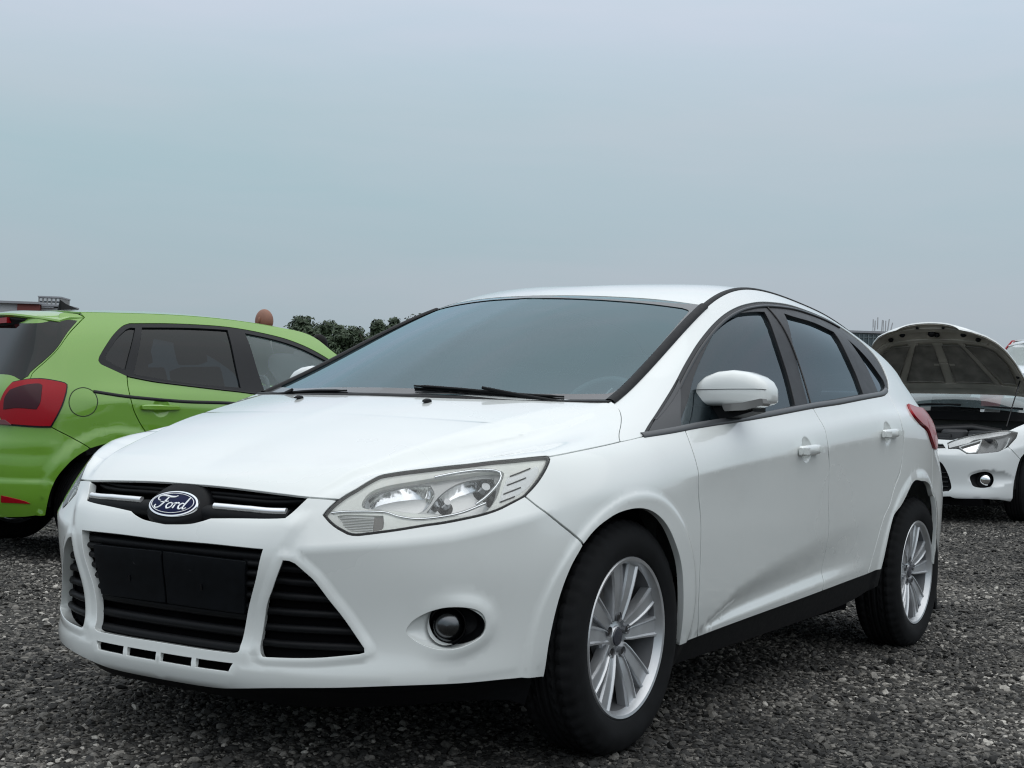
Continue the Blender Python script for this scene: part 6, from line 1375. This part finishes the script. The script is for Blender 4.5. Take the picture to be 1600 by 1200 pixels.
    for g in (1,-1):
        b=MB(); b.loft([[(x*k,(.115*g+y*w_)*k,z*k) for y,z in ((-.045,.0),(.045,.0),(.045,.04*h_),(.02,.085*h_),(-.02,.085*h_),(-.045,.04*h_))] for x,w_,h_ in ((-.07,.7,.9),(-.03,1,1.1),(.08,1,.9),(.16,.9,.55),(.20,.5,.35))]); b.obj('shoe',mat('shoe_dark',(.02,.02,.02),.5),rt)
    if not bald:
        hm=MB(); hm.sphere((0,0,0),1,24,18); V=[]
        for v in hm.V:
            x,y,z=v; r=Vector((x*.118-.012,y*.098,z*.135+.008))
            if x>.35 and z<.55: r.x=min(r.x,.045)
            if z<-.1 and x<.5: r.z-=.12*(-z-.1); r.x-=.02
            V.append(hc+r*k)
        meshobj('hair',V,hm.F,mat('hair_black',(.004,.0035,.0035),.6,spec=.15,noise=(40,.3)),rt)
    return rt
p=from_px(415,485,13.5); person('bald man in a dark shirt standing behind the green car with only his head showing',(p.x,p.y,gz(p.x,p.y)),-1.55,p.z-gz(p.x,p.y)+.0,(.24,.105,.065),None,(.03,.035,.05),(.03,.03,.035),True)
p=from_px(499,524,15.5); person('black haired woman in a pale blue top half hidden beyond the green car windscreen',(p.x,p.y,gz(p.x,p.y)),-.25,p.z-gz(p.x,p.y)-.02,(.36,.20,.15),True,(.28,.42,.46),(.02,.02,.03),False)
# trees
LEAFM=mat('leaf_green',(.035,.058,.026),.6,noise=(.9,.45)); BARK=mat('bark',(.06,.05,.04),.9,noise=(8,.3))
def tree(label,x,y,dist,w_,seed,group='trees beyond the car park'):
    t=from_px(x,y,dist); gzv=gz(t.x,t.y); H=t.z-gzv; rr=random.Random(seed); W=w_/FPX*dist*1.75
    rt=thing('leafy_tree',label,'tree',(t.x,t.y,gzv),0,group)
    b=MB(); b.tube([(0,0,-.1),(.05,.02,H*.25),(.0,.05,H*.5),(.05,0,H*.8)],[.20,.16,.11,.04],9)
    for k in range(7):
        a=rr.uniform(0,6.28); z=H*rr.uniform(.25,.6); b.tube([(0,0,z),(math.cos(a)*W*.25,math.sin(a)*W*.25,z+H*.12),(math.cos(a)*W*.42,math.sin(a)*W*.42,z+H*.26)],[.07,.045,.02],6)
    b.obj('trunk',BARK,rt)
    V=[];F=[]; lumps=[]
    for k in range(58):
        a=rr.uniform(0,6.28); u=rr.random()**.55; z=H*rr.uniform(.22,.97); env=min(1,1.25*(1.03-z/H)**.55)*rr.uniform(.75,1.15)
        lumps.append((math.cos(a)*W*.47*u*env,math.sin(a)*W*.47*u*env,z,rr.uniform(.055,.145)*W))
    for lx,ly,lz,lr in lumps:
        for q in range(int(40+900*lr/W)):
            d=Vector((rr.gauss(0,1),rr.gauss(0,1),rr.gauss(0,1)*.8)).normalized()*lr*rr.uniform(.3,1.35)
            c=Vector((lx,ly,lz))+d
            if c.z>H*1.02: continue
            s=rr.uniform(.045,.10)*(1+dist/200); n=(d.normalized()+Vector((rr.uniform(-.6,.6),rr.uniform(-.6,.6),rr.uniform(0,.7)))).normalized(); a=n.orthogonal().normalized(); a.rotate(Matrix.Rotation(rr.uniform(0,6.28),3,n)); b2=n.cross(a)
            i=len(V); V+=[c-a*s,c+b2*s*.5,c+a*s,c-b2*s*.5]; F.append((i,i+1,i+2,i+3))
    meshobj('crown',V,F,LEAFM,rt,sharp=0)
for k,(x,y,dd,w_,lb) in enumerate(((472,497,66,56,'tall rounded dark green tree at the left end of the tree row'),(508,503,72,50,'dark green tree just above the black haired woman'),(536,509,64,44,'lower green tree with a ragged top right of the woman'),(560,513,78,40,'smallest sparse tree in the dip of the tree row'),(590,502,70,38,'narrow dark tree beside the white car windscreen pillar'),(616,498,74,40,'dark tree touching the white car windscreen pillar'),(650,494,68,60,'dark tree seen through the white car windscreen'),(448,516,84,36,'small far tree peeping over the green car bonnet'))): tree(lb,x,y,dd,w_,k+11)
# buildings
CONC=mat('concrete_grey',(.22,.225,.225),.9,noise=(.6,.15)); PALE=mat('pale_cladding',(.42,.43,.44),.7,noise=(.3,.08)); BRICKR=mat('red_brown_cladding',(.17,.050,.045),.8,noise=(.4,.15)); WIN=mat('far_window',(.05,.06,.07),.2); ROOFG=mat('roof_edge',(.27,.28,.30),.7); GLZ=mat('green_glazing',(.07,.10,.11),.25); WINL=mat('pale_window',(.45,.47,.48),.3)
def building(name,label,dist,cx,yaw=0):
    p=from_px(cx,640,dist); M=SC.camera.matrix_world.to_3x3(); r=M@Vector((1,0,0)); a=math.atan2(r.y,r.x)+yaw
    rt=thing(name,label,'building',(p.x,p.y,gz(p.x,p.y)-1),a); return rt,(lambda px:(px-cx)/FPX*dist),(lambda py:from_px(cx,py,dist).z-rt.location.z)
rt,X,Z=building('factory_building','long pale hall with a red brown section and a grey block on its roof',220,46)
b=MB(); b.box(((X(-260)+X(21))/2,12,Z(474.5)/2),(X(21)-X(-260),24,Z(474.5))); b.obj('wall',PALE,rt)
b=MB(); b.box(((X(21)+X(55.5))/2,11.4,Z(474)/2),(X(55.5)-X(21),23.6,Z(474))); b.obj('red_section',BRICKR,rt)
b=MB(); b.box(((X(55.5)+X(97))/2,3.3,Z(479)/2),(X(97)-X(55.5)-.02,5.4,Z(479))); b.obj('wall',PALE,rt)
b=MB(); b.box(((X(-262)+X(57))/2,11.7,Z(473.2)),(X(57)-X(-262),25.2,.35)); b.obj('roof',ROOFG,rt)
b=MB(); b.box(((X(57.2)+X(98))/2,3.,Z(475.5)),(X(98)-X(57.2),6.,.30)); b.box(((X(57.2)+X(76))/2,2.6,Z(477.0)),(X(76)-X(57.2),5,.5)); b.obj('roof',ROOFG,rt)
b=MB(); b.box(((X(36)+X(72))/2,7,(Z(459)+Z(476))/2),(X(72)-X(36),4.5,Z(459)-Z(476))); blk=b.obj('roof_block',CONC,rt)
b=MB(); b.box(((X(35.5)+X(72.5))/2,7,Z(458.8)),(X(72.5)-X(35.5),4.9,.22)); b.obj('block_coping',ROOFG,blk)
for j in range(2):
    for i in range(5):
        b=MB(); b.box((X(40.5+i*6.8),4.72,Z(463.2+j*7.4)),(.40,.10,.42)); b.obj('window',WINL,blk)
        b=MB(); b.box((X(40.5+i*6.8),4.73,Z(466.6+j*7.4)),(.40,.08,.16)); b.obj('window_recess',WIN,blk)
rt,X,Z=building('glazed_building','green glazed building with rooftop aerials behind the raised bonnet',150,1350)
b=MB(); b.box(((X(1322)+X(1420))/2,6,Z(520)/2),(X(1420)-X(1322),12,Z(520))); w0=b.obj('wall',GLZ,rt)
b=MB(); b.box(((X(1320)+X(1422))/2,6,Z(518.5)),(X(1422)-X(1320),12.6,.22)); b.obj('roof',ROOFG,rt)
for i in range(14):
    b=MB(); b.box((X(1324+i*7.3),-.08,Z(520)/2),(.10,.16,Z(520)-.3)); b.obj('mullion',mat('mullion',(.12,.15,.16),.5),rt)
for i in range(3):
    b=MB(); b.box(((X(1322)+X(1420))/2,-.05,Z(527+i*12)),(X(1420)-X(1322),.08,.08)); b.obj('transom',MATS['mullion'],rt)
p=from_px(1377,518,152); an=thing('aerial_mast','cluster of pale panel aerials on the roof behind the raised bonnet','aerial',(p.x,p.y,p.z),rt.rotation_euler[2])
AER=mat('aerial_grey',(.36,.37,.38),.6)
b=MB(); b.box((0,0,-.15),(2.3,.9,.30)); b.tube([(-.9,0,0),(-.9,0,1.1)],.03,6); b.tube([(.2,0,0),(.2,0,1.2)],.03,6); b.obj('mast_base',CONC,an)
for x0,h0,h1,tl in ((1364,.42,1.28,0),(1367,.1,1.15,.03),(1371,.3,1.50,0),(1378,.05,1.25,.05),(1383.5,.1,1.18,.02),(1388,.15,1.38,.12),(1393,.1,1.0,.22)):
    x=(x0-1377)/FPX*152; b=MB(); M=Matrix.Translation((x,0,(h0+h1)/2))@Matrix.Rotation(tl,4,'Y'); b.box((0,0,0),(.11,.12,h1-h0),M,.02); b.tube([M@Vector((.02,.09,-(h1-h0)/2-.1)),M@Vector((.02,.09,(h1-h0)/2))],.025,6); b.obj('panel_aerial',AER,an)
# ---------------------------------------------------------------- gravel ground
def ground_z(x,y):
    return .026*.25*np.logaddexp(0,-(x+2.9)/.25)+.050*sst(1.9,3.1,-y)
def ground():
    m=D.materials.new('gravel_ground'); m.use_nodes=True; t=m.node_tree; b=t.nodes['Principled BSDF']; b.inputs['Roughness'].default_value=.9; b.inputs['Specular IOR Level'].default_value=.25
    tc=t.nodes.new('ShaderNodeTexCoord'); geo_=t.nodes.new('ShaderNodeNewGeometry')
    def vor(scale):
        v=t.nodes.new('ShaderNodeTexVoronoi'); v.inputs['Scale'].default_value=scale; t.links.new(geo_.outputs['Position'],v.inputs['Vector']); return v
    v1,v2=vor(42),vor(19)
    r=t.nodes.new('ShaderNodeValToRGB'); e=r.color_ramp.elements; e[0].position=0; e[0].color=(.018,.0175,.0165,1); e[1].position=1; e[1].color=(.26,.245,.22,1)
    q=e.new(.55); q.color=(.050,.048,.044,1); q=e.new(.86); q.color=(.12,.114,.104,1)
    sp=t.nodes.new('ShaderNodeSeparateColor'); t.links.new(v1.outputs['Color'],sp.inputs[0]); t.links.new(sp.outputs[0],r.inputs[0])
    n=t.nodes.new('ShaderNodeTexNoise'); n.inputs['Scale'].default_value=.5; n.inputs['Detail'].default_value=7; t.links.new(geo_.outputs['Position'],n.inputs['Vector'])
    r2=t.nodes.new('ShaderNodeValToRGB'); r2.color_ramp.elements[0].position=.35; r2.color_ramp.elements[1].position=.7; r2.color_ramp.elements[0].color=(.62,.62,.62,1); r2.color_ramp.elements[1].color=(1.25,1.23,1.2,1)
    t.links.new(n.outputs['Fac'],r2.inputs[0]); mx=t.nodes.new('ShaderNodeMixRGB'); mx.blend_type='MULTIPLY'; mx.inputs[0].default_value=1
    t.links.new(r.outputs[0],mx.inputs[1]); t.links.new(r2.outputs[0],mx.inputs[2]); t.links.new(mx.outputs[0],b.inputs['Base Color'])
    bp=t.nodes.new('ShaderNodeBump'); bp.inputs['Distance'].default_value=.012; bp.inputs['Strength'].default_value=1; bp.invert=True
    t.links.new(v1.outputs['Distance'],bp.inputs['Height']); bp2=t.nodes.new('ShaderNodeBump'); bp2.inputs['Distance'].default_value=.02; bp2.invert=True
    t.links.new(v2.outputs['Distance'],bp2.inputs['Height']); t.links.new(bp.outputs[0],bp2.inputs['Normal']); t.links.new(bp2.outputs[0],b.inputs['Normal'])
    a=np.r_[-1500,-400,-120,-60,np.arange(-30,12,.5),20,60,1500]; c=np.r_[-1500,-300,-80,-30,np.arange(-14,6,.5),20,80,1500]
    X,Y=np.meshgrid(a,c,indexing='ij'); Z=ground_z(X,Y); nb=len(c)
    o=meshobj('ground',np.c_[X.ravel(),Y.ravel(),Z.ravel()],[(i*nb+j,(i+1)*nb+j,(i+1)*nb+j+1,i*nb+j+1) for i in range(len(a)-1) for j in range(nb-1)],m,sharp=0); tag(o,kind='structure')
ground()
def gravel():
    ms=D.materials.new('gravel_stone'); ms.use_nodes=True; t=ms.node_tree; b=t.nodes['Principled BSDF']; b.inputs['Roughness'].default_value=.78; b.inputs['Specular IOR Level'].default_value=.35
    at=t.nodes.new('ShaderNodeAttribute'); at.attribute_type='INSTANCER'; at.attribute_name='shade'
    r=t.nodes.new('ShaderNodeValToRGB'); e=r.color_ramp.elements; e[0].position=0; e[0].color=(.014,.0138,.013,1); e[1].position=1; e[1].color=(.42,.40,.36,1)
    for p,c in ((.30,(.036,.035,.033)),(.55,(.083,.079,.071)),(.78,(.15,.142,.128)),(.92,(.25,.235,.21))): q=e.new(p); q.color=(*c,1)
    t.links.new(at.outputs['Fac'],r.inputs[0])
    tc=t.nodes.new('ShaderNodeTexCoord'); n=t.nodes.new('ShaderNodeTexNoise'); n.inputs['Scale'].default_value=3.0; n.inputs['Detail'].default_value=5; t.links.new(tc.outputs['Object'],n.inputs['Vector'])
    mr=t.nodes.new('ShaderNodeMapRange'); mr.inputs['From Min'].default_value=.3; mr.inputs['From Max'].default_value=.7; mr.inputs['To Min'].default_value=.7; mr.inputs['To Max'].default_value=1.25; t.links.new(n.outputs['Fac'],mr.inputs['Value'])
    mx=t.nodes.new('ShaderNodeMixRGB'); mx.blend_type='MULTIPLY'; mx.inputs[0].default_value=1; t.links.new(r.outputs[0],mx.inputs[1]); t.links.new(mr.outputs[0],mx.inputs[2]); t.links.new(mx.outputs[0],b.inputs['Base Color'])
    # stone shapes
    stones=[]
    for k in range(8):
        bm=bmesh.new(); bmesh.ops.create_icosphere(bm,subdivisions=(1 if k%2 else 2),radius=1); rr=random.Random(k+3)
        cuts=[(Vector((rr.uniform(-1,1),rr.uniform(-1,1),rr.uniform(-1,1))).normalized(),rr.uniform(.45,.8)) for _ in range(8)]
        for v in bm.verts:
            for n_,d in cuts:
                x=v.co.dot(n_)-d
                if x>0: v.co-=n_*x*.9
            v.co*=rr.uniform(.97,1.03); v.co.z*=rr.uniform(.44,.5); v.co.y*=.78
        me=D.meshes.new('gravel_stone'); bm.to_mesh(me); bm.free(); me.materials.append(ms); stones.append(D.objects.new('gravel_stone',me))
        me.polygons.foreach_set('use_smooth',[True]*len(me.polygons)); me.set_sharp_from_angle(angle=math.radians(28))
    cam=np.array(CAM_POS[:2]); P=[];S=[]
    for r0,r1,den,s0,s1 in ((1.6,4.5,4200,.005,.015),(1.6,4.5,650,.012,.026),(4.5,8,3000,.006,.016),(4.5,8,420,.013,.027),(1.6,8,26,.022,.034),(8,13,1500,.008,.019),(8,13,120,.018,.028),(13,24,500,.012,.026)):
        a0,a1=YAW-math.radians(25),YAW+math.radians(25); n=int(den*.5*(a1-a0)*(r1*r1-r0*r0))
        R=np.sqrt(NR.uniform(r0*r0,r1*r1,n)); A=NR.uniform(a0,a1,n); s=s0+(s1-s0)*NR.beta(1.3,2.6,n)
        px_,py_=cam[0]+R*np.cos(A),cam[1]+R*np.sin(A); P.append(np.c_[px_,py_,ground_z(px_,py_)+s*NR.uniform(-.2,.3,n)]); S.append(s)
    P=np.concatenate(P);S=np.concatenate(S)
    # nothing inside the tyres
    me=D.meshes.new('gravel'); me.from_pydata(P.tolist(),[],[]); n=len(P)
    at=me.attributes.new('size','FLOAT','POINT'); at.data.foreach_set('value',S.astype(np.float32))
    def low(p,f):   # slow patches of paler and darker stone
        v=np.zeros(len(p))
        for k in range(7):
            a=NR.uniform(0,6.28); q=f*(1.6**(k%4))*NR.uniform(.7,1.3); v+=np.sin((p[:,0]*math.cos(a)+p[:,1]*math.sin(a))*q+NR.uniform(0,6.28))
        return v/4
    sh=np.clip(NR.beta(1.25,1.6,n)+.22*low(P,1.6)+.10*low(P,6.),0,1); at=me.attributes.new('shade','FLOAT','POINT'); at.data.foreach_set('value',sh.astype(np.float32))
    at=me.attributes.new('turn','FLOAT_VECTOR','POINT'); at.data.foreach_set('vector',np.c_[NR.normal(0,.35,n),NR.normal(0,.35,n),NR.uniform(0,6.28,n)].astype(np.float32).ravel())
    o=link('gravel',me); tag(o,'dark crushed stone gravel covering the car park',kind='stuff')
    g=D.node_groups.new('scatter_stones','GeometryNodeTree'); g.interface.new_socket('Geometry',in_out='INPUT',socket_type='NodeSocketGeometry'); g.interface.new_socket('Geometry',in_out='OUTPUT',socket_type='NodeSocketGeometry')
    N_=g.nodes; gi=N_.new('NodeGroupInput'); go=N_.new('NodeGroupOutput'); iop=N_.new('GeometryNodeInstanceOnPoints'); jg=N_.new('GeometryNodeJoinGeometry')
    for s in stones:
        oi=N_.new('GeometryNodeObjectInfo'); oi.inputs['Object'].default_value=s; oi.inputs['As Instance'].default_value=True; g.links.new(oi.outputs['Geometry'],jg.inputs[0])
    def attr(nm,ty):
        a=N_.new('GeometryNodeInputNamedAttribute'); a.data_type=ty; a.inputs['Name'].default_value=nm; return a.outputs['Attribute']
    g.links.new(gi.outputs[0],iop.inputs['Points']); g.links.new(jg.outputs[0],iop.inputs['Instance']); iop.inputs['Pick Instance'].default_value=True
    g.links.new(attr('size','FLOAT'),iop.inputs['Scale']); e2r=N_.new('FunctionNodeEulerToRotation'); g.links.new(attr('turn','FLOAT_VECTOR'),e2r.inputs[0]); g.links.new(e2r.outputs[0],iop.inputs['Rotation'])
    g.links.new(iop.outputs[0],go.inputs[0]); md=o.modifiers.new('scatter','NODES'); md.node_group=g
gravel()
